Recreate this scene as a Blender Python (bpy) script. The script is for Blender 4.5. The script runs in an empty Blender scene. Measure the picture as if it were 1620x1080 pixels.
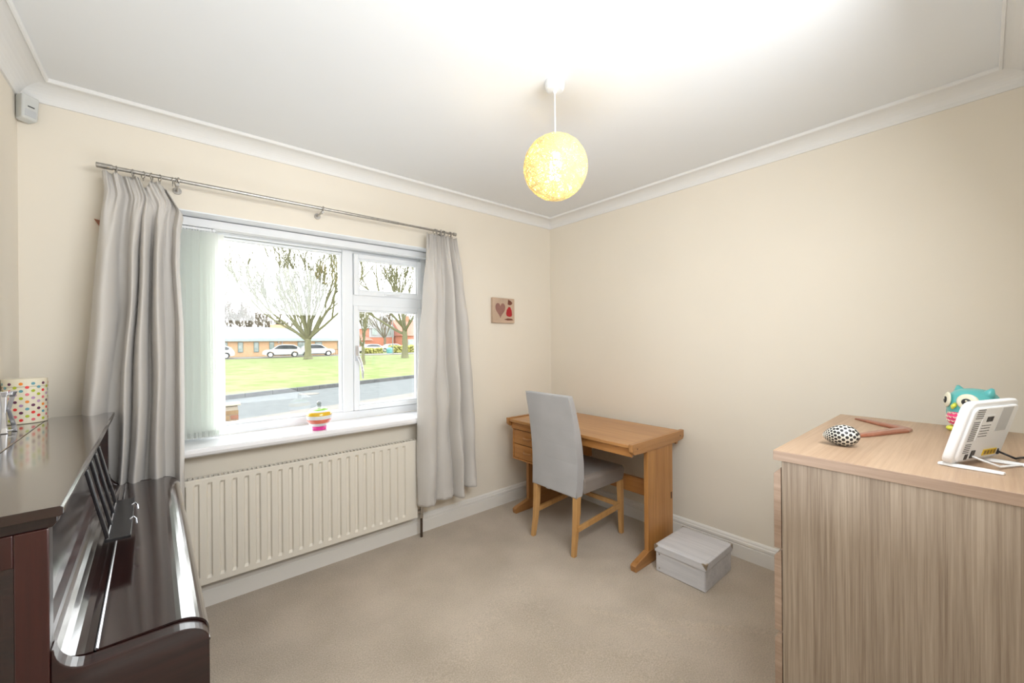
import bpy, bmesh, math, random
from mathutils import Vector, Matrix
random.seed(7)
PI = math.pi
sc = bpy.context.scene
COL = sc.collection

# ------------------------------------------------------------------ camera
F_PX, YAW, PITCH, ROLL = 633.26, 0.7028, -0.0001, -0.0080
cam_d = bpy.data.cameras.new('camera'); cam = bpy.data.objects.new('camera', cam_d); COL.objects.link(cam)
cam_d.sensor_width = 36.0; cam_d.lens = F_PX / 1620 * 36.0; cam_d.clip_start = 0.02; cam_d.clip_end = 600
fw = Vector((math.sin(YAW)*math.cos(PITCH), math.cos(YAW)*math.cos(PITCH), math.sin(PITCH)))
rt = Vector((math.cos(YAW), -math.sin(YAW), 0)); up = rt.cross(fw)
rt2 = rt*math.cos(ROLL) + up*math.sin(ROLL); up2 = -rt*math.sin(ROLL) + up*math.cos(ROLL)
mw = Matrix((rt2, up2, -fw)).transposed().to_4x4(); mw.translation = Vector((-2.6206, -2.5469, 1.3191))
cam.matrix_world = mw
sc.camera = cam

# ------------------------------------------------------------------ world and light
w = bpy.data.worlds.new('overcast_sky'); sc.world = w; w.use_nodes = True
wn = w.node_tree.nodes; wl = w.node_tree.links
bgn = wn['Background']; bgn.inputs['Strength'].default_value = 4.6
tc = wn.new('ShaderNodeTexCoord'); sp = wn.new('ShaderNodeSeparateXYZ'); mr = wn.new('ShaderNodeMapRange'); cr = wn.new('ShaderNodeValToRGB')
wl.new(tc.outputs['Generated'], sp.inputs[0]); wl.new(sp.outputs['Z'], mr.inputs['Value'])
mr.inputs['From Min'].default_value = -0.05; mr.inputs['From Max'].default_value = 1.0
cr.color_ramp.elements[0].color = (1.0, 0.985, 0.96, 1); cr.color_ramp.elements[1].color = (0.86, 0.93, 1.0, 1)
wl.new(mr.outputs[0], cr.inputs[0]); wl.new(cr.outputs[0], bgn.inputs['Color'])

def area(name, loc, rot, sx, sy, power, color=(1, 1, 1), portal=False):
    l = bpy.data.lights.new(name, 'AREA'); l.shape = 'RECTANGLE'; l.size = sx; l.size_y = sy
    l.energy = power; l.color = color
    o = bpy.data.objects.new(name, l); COL.objects.link(o); o.location = loc; o.rotation_euler = rot
    if portal: l.cycles.is_portal = True
    return o
# guides the sampling of daylight through the window opening (emits nothing of its own)
area('window_portal', (-1.91, 0.36, 1.4), (-PI/2, 0, 0), 1.55, 1.25, 1, portal=True)
# added fill light aimed at the ceiling, standing in for a bounced flash
area('bounce_fill', (-2.0, -1.8, 0.80), (PI, 0, 0), 0.8, 1.1, 8, (0.86, 0.93, 1.0))
area('front_fill', (-1.75, -2.62, 1.85), (math.radians(-68), 0, PI), 1.3, 0.8, 27, (0.92, 0.96, 1.0))  # second added fill, behind the camera, brightens the otherwise dark interior


vs = sc.view_settings
vs.view_transform = 'Standard'; vs.look = 'None'; vs.gamma = 1.0; vs.use_curve_mapping = False; vs.exposure = 0.60

# ------------------------------------------------------------------ materials
def mat(name, color, rough=0.5, metal=0.0, coat=0.0, spec=0.5, noise=None, bump=None, coat_rough=0.05, emis=None, sheen=0):
    """noise=(scale, amount) ; bump=(scale, strength, dist)"""
    m = bpy.data.materials.new(name); m.use_nodes = True
    nt = m.node_tree; b = nt.nodes['Principled BSDF']
    b.inputs['Base Color'].default_value = (*color, 1); b.inputs['Roughness'].default_value = rough
    b.inputs['Metallic'].default_value = metal; b.inputs['Coat Weight'].default_value = coat
    b.inputs['Coat Roughness'].default_value = coat_rough; b.inputs['Specular IOR Level'].default_value = spec
    if sheen: b.inputs['Sheen Weight'].default_value = sheen
    if noise or bump:
        t = nt.nodes.new('ShaderNodeTexCoord')
    if noise:
        n = nt.nodes.new('ShaderNodeTexNoise'); n.inputs['Scale'].default_value = noise[0]; n.inputs['Detail'].default_value = 5
        r = nt.nodes.new('ShaderNodeValToRGB'); a = noise[1]
        r.color_ramp.elements[0].position = 0.3; r.color_ramp.elements[1].position = 0.7
        r.color_ramp.elements[0].color = (*[c*(1-a) for c in color], 1)
        r.color_ramp.elements[1].color = (*[min(1, c*(1+a)) for c in color], 1)
        nt.links.new(t.outputs['Object'], n.inputs['Vector']); nt.links.new(n.outputs['Fac'], r.inputs[0])
        nt.links.new(r.outputs[0], b.inputs['Base Color'])
    if bump:
        n2 = nt.nodes.new('ShaderNodeTexNoise'); n2.inputs['Scale'].default_value = bump[0]; n2.inputs['Detail'].default_value = 4
        bu = nt.nodes.new('ShaderNodeBump'); bu.inputs['Strength'].default_value = bump[1]; bu.inputs['Distance'].default_value = bump[2]
        nt.links.new(t.outputs['Object'], n2.inputs['Vector']); nt.links.new(n2.outputs['Fac'], bu.inputs['Height'])
        nt.links.new(bu.outputs[0], b.inputs['Normal'])
    if emis:
        b.inputs['Emission Color'].default_value = (*emis[0], 1); b.inputs['Emission Strength'].default_value = emis[1]
    return m

def wood(name, ca, cb, axis, rough=0.45, coat=0.0, fine=90, coarse=9, stretch=0.04, bump=0.12, coat_rough=0.05, mid=None, contrast=0.28, fmix=0.45):
    m = bpy.data.materials.new(name); m.use_nodes = True
    nt = m.node_tree; L = nt.links; b = nt.nodes['Principled BSDF']
    b.inputs['Roughness'].default_value = rough; b.inputs['Coat Weight'].default_value = coat; b.inputs['Coat Roughness'].default_value = coat_rough
    t = nt.nodes.new('ShaderNodeTexCoord'); mp = nt.nodes.new('ShaderNodeMapping')
    s = [1, 1, 1]; s['xyz'.index(axis)] = stretch
    mp.inputs['Scale'].default_value = s
    L.new(t.outputs['Object'], mp.inputs['Vector'])
    n1 = nt.nodes.new('ShaderNodeTexNoise'); n1.inputs['Scale'].default_value = fine; n1.inputs['Detail'].default_value = 6; n1.inputs['Roughness'].default_value = 0.65
    n2 = nt.nodes.new('ShaderNodeTexNoise'); n2.inputs['Scale'].default_value = coarse; n2.inputs['Detail'].default_value = 3; n2.inputs['Distortion'].default_value = 0.6
    for n in (n1, n2): L.new(mp.outputs[0], n.inputs['Vector'])
    mx = nt.nodes.new('ShaderNodeMix'); mx.data_type = 'FLOAT'; mx.inputs[0].default_value = fmix
    L.new(n1.outputs['Fac'], mx.inputs[2]); L.new(n2.outputs['Fac'], mx.inputs[3])
    r = nt.nodes.new('ShaderNodeValToRGB'); e = r.color_ramp.elements
    e[0].position = 0.5-contrast/2; e[1].position = 0.5+contrast/2; e[0].color = (*ca, 1); e[1].color = (*cb, 1)
    L.new(mx.outputs[0], r.inputs[0]); L.new(r.outputs[0], b.inputs['Base Color'])
    if bump:
        bu = nt.nodes.new('ShaderNodeBump'); bu.inputs['Strength'].default_value = bump; bu.inputs['Distance'].default_value = 0.001
        L.new(n1.outputs['Fac'], bu.inputs['Height']); L.new(bu.outputs[0], b.inputs['Normal'])
    return m

def translucent(name, color, tcolor, mix, rough=0.8):
    m = bpy.data.materials.new(name); m.use_nodes = True; nt = m.node_tree; b = nt.nodes['Principled BSDF']
    b.inputs['Base Color'].default_value = (*color, 1); b.inputs['Roughness'].default_value = rough
    tr = nt.nodes.new('ShaderNodeBsdfTranslucent'); tr.inputs[0].default_value = (*tcolor, 1)
    ms = nt.nodes.new('ShaderNodeMixShader'); ms.inputs[0].default_value = mix
    nt.links.new(b.outputs[0], ms.inputs[1]); nt.links.new(tr.outputs[0], ms.inputs[2])
    nt.links.new(ms.outputs[0], nt.nodes['Material Output'].inputs['Surface'])
    return m

def fabric(name, color, scale=700, amt=0.12, bump=0.3, trans=0.0, rough=0.9):
    m = mat(name, color, rough, spec=0.2, sheen=0.25)
    nt = m.node_tree; L = nt.links; b = nt.nodes['Principled BSDF']
    t = nt.nodes.new('ShaderNodeTexCoord')
    n = nt.nodes.new('ShaderNodeTexNoise'); n.inputs['Scale'].default_value = scale; n.inputs['Detail'].default_value = 3
    n2 = nt.nodes.new('ShaderNodeTexNoise'); n2.inputs['Scale'].default_value = 5
    mx = nt.nodes.new('ShaderNodeMix'); mx.data_type = 'FLOAT'; mx.inputs[0].default_value = 0.4
    L.new(t.outputs['Object'], n.inputs['Vector']); L.new(t.outputs['Object'], n2.inputs['Vector'])
    L.new(n.outputs['Fac'], mx.inputs[2]); L.new(n2.outputs['Fac'], mx.inputs[3])
    r = nt.nodes.new('ShaderNodeValToRGB'); r.color_ramp.elements[0].position = 0.35; r.color_ramp.elements[1].position = 0.65
    r.color_ramp.elements[0].color = (*[c*(1-amt) for c in color], 1); r.color_ramp.elements[1].color = (*[min(1, c*(1+amt)) for c in color], 1)
    L.new(mx.outputs[0], r.inputs[0]); L.new(r.outputs[0], b.inputs['Base Color'])
    bu = nt.nodes.new('ShaderNodeBump'); bu.inputs['Strength'].default_value = bump; bu.inputs['Distance'].default_value = 0.0006
    L.new(n.outputs['Fac'], bu.inputs['Height']); L.new(bu.outputs[0], b.inputs['Normal'])
    if trans:
        tr = nt.nodes.new('ShaderNodeBsdfTranslucent'); tr.inputs[0].default_value = (*color, 1)
        ms = nt.nodes.new('ShaderNodeMixShader'); ms.inputs[0].default_value = trans
        L.new(b.outputs[0], ms.inputs[1]); L.new(tr.outputs[0], ms.inputs[2]); L.new(ms.outputs[0], nt.nodes['Material Output'].inputs['Surface'])
    return m

M = {}
M['wall'] = mat('cream_wall_paint', (0.83, 0.765, 0.66), 0.75, spec=0.25, bump=(60, 0.05, 0.002), noise=(2.0, 0.012))
M['ceiling'] = mat('ceiling_paint', (0.82, 0.83, 0.84), 0.8, spec=0.2, bump=(40, 0.04, 0.002), noise=(2.0, 0.01))
M['coving'] = mat('coving_paint', (0.83, 0.82, 0.80), 0.7, spec=0.2, bump=(50, 0.03, 0.002))
M['gloss_white'] = mat('white_gloss_paint', (0.82, 0.79, 0.74), 0.35, bump=(40, 0.05, 0.002))
M['upvc'] = mat('white_upvc', (0.86, 0.88, 0.90), 0.3, bump=(30, 0.02, 0.001))
M['sill'] = mat('sill_white_gloss', (0.84, 0.83, 0.84), 0.25, coat=0.3, bump=(25, 0.02, 0.001))
M['rad'] = mat('radiator_enamel', (0.77, 0.72, 0.63), 0.35, bump=(60, 0.03, 0.001))
M['rad_dark'] = mat('radiator_dark_enamel', (0.45, 0.42, 0.37), 0.5, noise=(20, 0.1))  # darker tone of the radiator enamel, used on its wall brackets
M['chrome'] = mat('dull_chrome', (0.55, 0.54, 0.52), 0.25, metal=1.0, noise=(80, 0.15))
M['pole'] = mat('brushed_nickel_pole', (0.42, 0.40, 0.37), 0.38, metal=0.9, noise=(60, 0.15))
M['copper'] = mat('painted_dark_pipe', (0.10, 0.07, 0.05), 0.4, metal=0.5, noise=(50, 0.2))
M['black'] = mat('black_plastic', (0.015, 0.015, 0.018), 0.4, noise=(50, 0.2))
M['rubber'] = mat('tyre_rubber', (0.03, 0.03, 0.032), 0.8, noise=(30, 0.2))
M['curtain'] = fabric('curtain_linen', (0.64, 0.605, 0.565), 900, 0.05, 0.25, trans=0.12)
M['vane'] = translucent('blind_vane_cloth', (0.90, 0.915, 0.90), (0.95, 0.97, 0.94), 0.6)
M['white_plastic'] = mat('white_plastic', (0.84, 0.85, 0.86), 0.35, bump=(80, 0.02, 0.001))
M['grey_plastic'] = mat('light_grey_plastic', (0.55, 0.56, 0.57), 0.4, noise=(20, 0.05))
M['piano'] = wood('mahogany_polish', (0.008, 0.0035, 0.0035), (0.030, 0.010, 0.008), 'y', rough=0.16, coat=1.0, fine=60, coarse=7, stretch=0.05, bump=0.02, coat_rough=0.09)
M['piano_end'] = wood('mahogany_end_grain', (0.008, 0.003, 0.003), (0.034, 0.010, 0.008), 'x', rough=0.3, coat=0.3, fine=70, coarse=8, stretch=0.06, bump=0.03, coat_rough=0.1)
M['piano_red'] = wood('red_mahogany_stile', (0.016, 0.003, 0.003), (0.042, 0.008, 0.006), 'z', rough=0.3, coat=0.3, fine=70, coarse=6, stretch=0.05, bump=0.03, coat_rough=0.1)
M['piano_black'] = mat('black_lacquer', (0.008, 0.007, 0.009), 0.3, coat=0.25, noise=(40, 0.2))
M['hinge'] = mat('polished_hinge', (0.75, 0.75, 0.8), 0.18, metal=1.0, noise=(90, 0.1))
M['desk_top'] = wood('teak_top', (0.40, 0.175, 0.052), (0.56, 0.28, 0.095), 'y', rough=0.35, coat=0.25, fine=70, coarse=10, stretch=0.05, bump=0.05, coat_rough=0.2)
M['desk_v'] = wood('teak_upright', (0.34, 0.14, 0.034), (0.51, 0.245, 0.07), 'z', rough=0.4, coat=0.15, fine=70, coarse=10, stretch=0.05, bump=0.05, coat_rough=0.2)
M['desk_x'] = wood('teak_end', (0.33, 0.145, 0.042), (0.47, 0.23, 0.08), 'x', rough=0.4, coat=0.15, fine=70, coarse=10, stretch=0.05, bump=0.05, coat_rough=0.2)
M['drawer'] = wood('teak_drawer', (0.40, 0.165, 0.04), (0.56, 0.26, 0.075), 'y', rough=0.4, coat=0.15, fine=60, coarse=8, stretch=0.05, bump=0.05, coat_rough=0.2)
M['dark_wood'] = mat('dark_wood', (0.12, 0.05, 0.02), 0.5, noise=(30, 0.3))
M['chair_leg'] = wood('oak_leg', (0.50, 0.26, 0.085), (0.66, 0.38, 0.15), 'z', rough=0.4, fine=60, coarse=8, stretch=0.06, bump=0.05)
M['chair_fabric'] = fabric('grey_weave', (0.43, 0.42, 0.42), 900, 0.10, 0.4)
M['seat_fabric'] = fabric('taupe_weave', (0.26, 0.22, 0.19), 900, 0.10, 0.4)
M['chest_z'] = wood('stained_oak_vertical', (0.215, 0.155, 0.107), (0.40, 0.315, 0.235), 'z', rough=0.5, fine=210, coarse=16, stretch=0.016, bump=0.15, contrast=0.26, fmix=0.3)
M['chest_x'] = wood('stained_oak_top', (0.36, 0.235, 0.15), (0.52, 0.37, 0.25), 'x', rough=0.45, fine=110, coarse=14, stretch=0.03, bump=0.08, contrast=0.34)
M['chest_edge'] = wood('stained_oak_edge', (0.26, 0.17, 0.115), (0.45, 0.32, 0.235), 'y', rough=0.5, fine=110, coarse=16, stretch=0.03, bump=0.12, contrast=0.30)
M['box_paper'] = wood('washed_box_paper', (0.50, 0.49, 0.50), (0.66, 0.64, 0.64), 'y', rough=0.7, fine=60, coarse=6, stretch=0.05, bump=0.05)
M['corner_metal'] = mat('antique_metal', (0.45, 0.40, 0.33), 0.35, metal=1.0, noise=(90, 0.2))
M['steel_frame'] = mat('silver_frame', (0.72, 0.73, 0.77), 0.22, metal=0.85, noise=(40, 0.06))
M['tin_cream'] = mat('tin_cream', (0.84, 0.77, 0.60), 0.3, coat=0.4, noise=(10, 0.02))
M['shade_thread'] = translucent('shade_twine', (0.86, 0.78, 0.50), (0.98, 0.93, 0.66), 0.5)
M['bulb'] = mat('lit_bulb', (1, 1, 1), 0.5, noise=(10, 0.01), emis=((1.0, 0.76, 0.44), 95))
M['turquoise'] = mat('turquoise_glaze', (0.11, 0.50, 0.50), 0.3, coat=0.3, noise=(6, 0.04))
M['pink'] = mat('pink_glaze', (0.88, 0.05, 0.22), 0.3, coat=0.3, noise=(6, 0.04))
M['cream_glaze'] = mat('cream_glaze', (0.85, 0.83, 0.66), 0.3, coat=0.3, noise=(6, 0.03))
M['yellow_glaze'] = mat('yellow_green_glaze', (0.72, 0.75, 0.08), 0.3, coat=0.3, noise=(6, 0.04))
M['ink'] = mat('black_ink', (0.015, 0.015, 0.017), 0.35, noise=(30, 0.2))
M['egg_white'] = mat('egg_cream', (0.78, 0.76, 0.68), 0.3, coat=0.4, noise=(30, 0.04))
M['boomerang'] = wood('boomerang_wood', (0.22, 0.065, 0.03), (0.36, 0.13, 0.075), 'x', rough=0.3, coat=0.4, fine=60, coarse=8, stretch=0.1, bump=0.03)
M['white_glass'] = mat('white_gloss_glass', (0.83, 0.86, 0.88), 0.15, coat=0.6, noise=(8, 0.02))
for nm, c in (('magenta', (0.85, 0.03, 0.33)), ('coral', (0.86, 0.22, 0.14)), ('mustard', (0.83, 0.50, 0.02)), ('lime', (0.30, 0.62, 0.08)), ('grey', (0.32, 0.36, 0.38))):
    M['j_'+nm] = mat('stripe_'+nm, c, 0.15, coat=0.6, noise=(8, 0.03))
for nm, c in (('red', (0.80, 0.03, 0.03)), ('orange', (0.85, 0.25, 0.02)), ('green', (0.42, 0.50, 0.02)), ('plum', (0.12, 0.02, 0.07)), ('rose', (0.78, 0.17, 0.20)), ('teal', (0.13, 0.36, 0.42)), ('lilac', (0.50, 0.30, 0.48))):
    M['d_'+nm] = mat('dot_'+nm, c, 0.3, coat=0.4, noise=(8, 0.03))
M['yellow_port'] = mat('yellow_port', (0.80, 0.55, 0.02), 0.4, noise=(20, 0.05))

# carpet
def carpet():
    m = mat('beige_carpet', (0.5, 0.4, 0.3), 1.0, spec=0.05, sheen=0.3)
    nt = m.node_tree; L = nt.links; b = nt.nodes['Principled BSDF']; t = nt.nodes.new('ShaderNodeTexCoord')
    n = nt.nodes.new('ShaderNodeTexNoise'); n.inputs['Scale'].default_value = 170; n.inputs['Detail'].default_value = 5; n.inputs['Roughness'].default_value = 0.75
    n2 = nt.nodes.new('ShaderNodeTexNoise'); n2.inputs['Scale'].default_value = 2.6; n2.inputs['Detail'].default_value = 5
    mx = nt.nodes.new('ShaderNodeMix'); mx.data_type = 'FLOAT'; mx.inputs[0].default_value = 0.35
    L.new(t.outputs['Object'], n.inputs['Vector']); L.new(t.outputs['Object'], n2.inputs['Vector'])
    L.new(n.outputs['Fac'], mx.inputs[2]); L.new(n2.outputs['Fac'], mx.inputs[3])
    r = nt.nodes.new('ShaderNodeValToRGB'); r.color_ramp.elements[0].position = 0.41; r.color_ramp.elements[1].position = 0.60
    r.color_ramp.elements[0].color = (0.41, 0.335, 0.25, 1); r.color_ramp.elements[1].color = (0.64, 0.53, 0.42, 1)
    L.new(mx.outputs[0], r.inputs[0]); L.new(r.outputs[0], b.inputs['Base Color'])
    bu = nt.nodes.new('ShaderNodeBump'); bu.inputs['Strength'].default_value = 0.9; bu.inputs['Distance'].default_value = 0.005
    L.new(n.outputs['Fac'], bu.inputs['Height']); L.new(bu.outputs[0], b.inputs['Normal'])
    return m
M['carpet'] = carpet()

def glass_mat():
    m = bpy.data.materials.new('window_glass'); m.use_nodes = True; nt = m.node_tree
    nt.nodes.remove(nt.nodes['Principled BSDF'])
    tr = nt.nodes.new('ShaderNodeBsdfTransparent'); tr.inputs[0].default_value = (0.97, 0.98, 0.98, 1)
    gl = nt.nodes.new('ShaderNodeBsdfGlossy'); gl.inputs['Roughness'].default_value = 0.01
    lw = nt.nodes.new('ShaderNodeLayerWeight'); lw.inputs['Blend'].default_value = 0.5
    pw = nt.nodes.new('ShaderNodeMath'); pw.operation = 'POWER'; pw.inputs[1].default_value = 5.0
    fr = nt.nodes.new('ShaderNodeMath'); fr.operation = 'MULTIPLY_ADD'; fr.inputs[1].default_value = 0.9; fr.inputs[2].default_value = 0.03
    nt.links.new(lw.outputs['Facing'], pw.inputs[0]); nt.links.new(pw.outputs[0], fr.inputs[0])
    ms = nt.nodes.new('ShaderNodeMixShader')
    nt.links.new(fr.outputs[0], ms.inputs[0]); nt.links.new(tr.outputs[0], ms.inputs[1]); nt.links.new(gl.outputs[0], ms.inputs[2])
    nt.links.new(ms.outputs[0], nt.nodes['Material Output'].inputs['Surface'])
    return m
M['glass'] = glass_mat()

# ------------------------------------------------------------------ helpers
OFF = {}
def thing(name, label, cat, loc=(0, 0, 0), rotz=0, group=None, local=False, kind=None):
    o = bpy.data.objects.new(name, None); COL.objects.link(o); o.empty_display_size = 0.05
    o.location = loc; o.rotation_euler = (0, 0, rotz)
    if kind: o['kind'] = kind
    if label: o['label'] = label
    if cat and not kind: o['category'] = cat
    if group: o['group'] = group
    OFF[o.name] = Vector((0, 0, 0)) if local else Vector(loc)
    return o

def obj(name, bm, m, parent=None, smooth=False, bevel=0, segs=2, label=None, cat=None, group=None, kind=None):
    me = bpy.data.meshes.new(name)
    off = Vector((0, 0, 0))
    if parent is not None: off = OFF.get(parent.name, Vector((0, 0, 0)))
    bmesh.ops.recalc_face_normals(bm, faces=bm.faces[:])
    if off.length > 0: bmesh.ops.translate(bm, verts=bm.verts[:], vec=-off)
    bm.to_mesh(me); bm.free()
    for mm in (m if isinstance(m, (list, tuple)) else [m]): me.materials.append(mm)
    if smooth: me.polygons.foreach_set('use_smooth', [True]*len(me.polygons))
    o = bpy.data.objects.new(name, me); COL.objects.link(o)
    OFF[o.name] = off
    if parent is not None: o.parent = parent
    if bevel:
        b = o.modifiers.new('bevel', 'BEVEL'); b.width = bevel; b.segments = segs; b.limit_method = 'ANGLE'; b.angle_limit = math.radians(40)
    if label: o['label'] = label
    if cat: o['category'] = cat
    if group: o['group'] = group
    if kind: o['kind'] = kind
    return o

def B(): return bmesh.new()
def box(bm, x0, x1, y0, y1, z0, z1, mi=0):
    vs = [bm.verts.new(p) for p in ((x0,y0,z0),(x1,y0,z0),(x1,y1,z0),(x0,y1,z0),(x0,y0,z1),(x1,y0,z1),(x1,y1,z1),(x0,y1,z1))]
    for f in ((0,1,2,3),(4,5,6,7),(0,1,5,4),(1,2,6,5),(2,3,7,6),(3,0,4,7)):
        fc = bm.faces.new([vs[i] for i in f]); fc.material_index = mi
    return vs
def hexa(bm, pts, mi=0):
    vs = [bm.verts.new(p) for p in pts]
    for f in ((0,1,2,3),(4,5,6,7),(0,1,5,4),(1,2,6,5),(2,3,7,6),(3,0,4,7)):
        fc = bm.faces.new([vs[i] for i in f]); fc.material_index = mi
    return vs
def prism(bm, poly, plane, a, b, mi=0):
    """extrude a polygon given in a plane ('xz','yz','xy') along the third axis from a to b"""
    def P(p, c):
        if plane == 'xz': return (p[0], c, p[1])
        if plane == 'yz': return (c, p[0], p[1])
        return (p[0], p[1], c)
    A = [bm.verts.new(P(p, a)) for p in poly]; Bv = [bm.verts.new(P(p, b)) for p in poly]
    n = len(poly)
    f = bm.faces.new(A); f.material_index = mi
    f = bm.faces.new(Bv); f.material_index = mi
    for i in range(n):
        f = bm.faces.new((A[i], A[(i+1) % n], Bv[(i+1) % n], Bv[i])); f.material_index = mi
def tube(bm, pts, r, n=8, cap=True, mi=0):
    pts = [Vector(p) for p in pts]; rs = r if isinstance(r, (list, tuple)) else [r]*len(pts)
    rings = []
    ref = None
    for i, p in enumerate(pts):
        d = (pts[min(i+1, len(pts)-1)] - pts[max(i-1, 0)])
        if d.length < 1e-9: d = Vector((0, 0, 1))
        d.normalize()
        if ref is None: ref = Vector((0, 0, 1)) if abs(d.z) < 0.9 else Vector((1, 0, 0))
        u = ref - d*ref.dot(d)
        if u.length < 1e-4: u = d.orthogonal()
        u.normalize(); v = d.cross(u); ref = u
        rings.append([bm.verts.new(p + (u*math.cos(2*PI*k/n) + v*math.sin(2*PI*k/n))*rs[i]) for k in range(n)])
    for i in range(len(rings)-1):
        for k in range(n):
            f = bm.faces.new((rings[i][k], rings[i][(k+1) % n], rings[i+1][(k+1) % n], rings[i+1][k])); f.material_index = mi
    if cap:
        for rg in (rings[0], rings[-1]):
            f = bm.faces.new(rg); f.material_index = mi
def lathe(bm, prof, c, n=32, mi=None, mat_at=None):
    """prof: list of (r, z)"""
    rings = []
    for r, z in prof:
        if r < 1e-6: rings.append([bm.verts.new((c[0], c[1], c[2]+z))])
        else: rings.append([bm.verts.new((c[0]+r*math.cos(2*PI*k/n), c[1]+r*math.sin(2*PI*k/n), c[2]+z)) for k in range(n)])
    for i in range(len(rings)-1):
        a, b = rings[i], rings[i+1]
        idx = mat_at(i) if mat_at else (mi or 0)
        for k in range(n):
            if len(a) == 1 and len(b) == 1: continue
            if len(a) == 1: f = bm.faces.new((a[0], b[k], b[(k+1) % n]))
            elif len(b) == 1: f = bm.faces.new((a[k], a[(k+1) % n], b[0]))
            else: f = bm.faces.new((a[k], a[(k+1) % n], b[(k+1) % n], b[k]))
            f.material_index = idx
    for rg in (rings[0], rings[-1]):
        if len(rg) > 1: bm.faces.new(rg)
def ellipsoid(bm, c, r, n=20, m=12, rot=None, mi=0):
    vs = []
    for j in range(m+1):
        th = PI*j/m; row = []
        for k in range(n if 0 < j < m else 1):
            ph = 2*PI*k/n
            p = Vector((r[0]*math.sin(th)*math.cos(ph), r[1]*math.sin(th)*math.sin(ph), r[2]*math.cos(th)))
            if rot is not None: p = rot @ p
            row.append(bm.verts.new(p + Vector(c)))
        vs.append(row)
    for j in range(m):
        a, b = vs[j], vs[j+1]
        for k in range(n):
            if len(a) == 1: f = bm.faces.new((a[0], b[k], b[(k+1) % n]))
            elif len(b) == 1: f = bm.faces.new((a[k], b[0], a[(k+1) % n]))
            else: f = bm.faces.new((a[k], b[k], b[(k+1) % n], a[(k+1) % n]))
            f.material_index = mi
def one(fn, *a, **k):
    bm = B(); fn(bm, *a, **k); return bm
def interp(xs, ys, x):
    if x <= xs[0]: return ys[0]
    for i in range(len(xs)-1):
        if x <= xs[i+1]:
            t = (x-xs[i])/(xs[i+1]-xs[i]); return ys[i]*(1-t)+ys[i+1]*t
    return ys[-1]

# ------------------------------------------------------------------ room shell
XL, YB, H = -3.10, -2.69, 2.40
WX0, WX1, WZ0, WZ1 = -2.66, -1.165, 0.775, 1.983      # window opening
bm = B()      # floor: fine grid with a few soft carpet ripples
nx, ny = 200, 172
def ripple(x, y):
    z = 0
    for (cx, cy, ang, ln, wd, h) in ((-0.98,-1.40,2.2,0.13,0.022,0.005),(-0.92,-1.62,2.1,0.16,0.02,0.006),(-0.72,-1.74,2.25,0.17,0.022,0.007),(-1.20,-1.52,2.3,0.2,0.03,0.004),(-1.35,-1.30,1.2,0.4,0.05,0.004),(-1.7,-1.1,0.4,0.4,0.06,0.003),(-1.1,-1.9,2.0,0.3,0.04,0.003),(-1.9,-1.7,0.9,0.4,0.06,0.003)):
        dx, dy = x-cx, y-cy
        u = dx*math.cos(ang)+dy*math.sin(ang); v = -dx*math.sin(ang)+dy*math.cos(ang)
        z += 1.5*h*math.exp(-(u/ln)**2-(v/wd)**2)
    return z
g = [[bm.verts.new((XL-0.02+(0.04-XL)*i/nx, YB-0.02+(0.04-YB)*j/ny, 0)) for j in range(ny+1)] for i in range(nx+1)]
for r_ in g:
    for v in r_: v.co.z = ripple(v.co.x, v.co.y)
for i in range(nx):
    for j in range(ny): bm.faces.new((g[i][j], g[i+1][j], g[i+1][j+1], g[i][j+1]))
obj('floor', bm, M['carpet'], smooth=True, kind='structure')
obj('ceiling', one(box, XL-0.1, 0.1, YB-0.1, 0.3, H, H+0.12), M['ceiling'], kind='structure')
bm = B(); T = 0.235
box(bm, XL-0.1, WX0, 0, T, -0.1, H); box(bm, WX1, 0.1, 0, T, -0.1, H)
box(bm, WX0, WX1, 0, T, -0.1, WZ0); box(bm, WX0, WX1, 0, T, WZ1, H)
obj('wall_front', bm, M['wall'], kind='structure')
M['brick_out'] = mat('outer_wall_render', (0.798, 0.684, 0.532), 0.8, noise=(12, 0.15), bump=(60, 0.3, 0.004))
bm = B()
box(bm, XL-0.3, WX0, T, T+0.1, -0.5, H+0.1); box(bm, WX1, 0.3, T, T+0.1, -0.5, H+0.1)
box(bm, WX0, WX1, T, T+0.1, -0.5, WZ0+0.02); box(bm, WX0, WX1, T, T+0.1, WZ1-0.055, H+0.1)
obj('wall_outer', bm, M['brick_out'], kind='structure')
obj('wall_right', one(box, 0, 0.1, YB-0.1, 0, -0.1, H), M['wall'], kind='structure')
obj('wall_left', one(box, XL-0.1, XL, YB-0.1, 0, -0.1, H), M['wall'], kind='structure')
DXA, DXB, DZ = -2.84, -1.86, 1.98
bm = B(); box(bm, XL, DXA, YB-0.1, YB, -0.1, H); box(bm, DXB, 0, YB-0.1, YB, -0.1, H); box(bm, DXA, DXB, YB-0.1, YB, DZ, H)
obj('wall_back', bm, M['wall'], kind='structure')
bm = B(); box(bm, DXA-0.05, DXA+0.012, YB-0.1, YB+0.015, 0, DZ+0.05); box(bm, DXB-0.012, DXB+0.05, YB-0.1, YB+0.015, 0, DZ+0.05); box(bm, DXA+0.012, DXB-0.012, YB-0.1, YB+0.015, DZ-0.012, DZ+0.05)
obj('door_1', one(box, DXA+0.012, DXB-0.012, YB-0.075, YB-0.035, 0.004, DZ-0.012), M['gloss_white'], kind='structure')
obj('trim_6', bm, M['gloss_white'], kind='structure')
# soffit and jamb linings of the reveal (white)
bm = B()
box(bm, WX0, WX1, -0.001, 0.17, WZ1-0.006, WZ1); box(bm, WX0, WX0+0.006, -0.001, 0.17, WZ0+0.04, WZ1-0.006); box(bm, WX1-0.006, WX1, -0.001, 0.17, WZ0+0.04, WZ1-0.006)
obj('trim_5', bm, M['upvc'], kind='structure')

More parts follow.
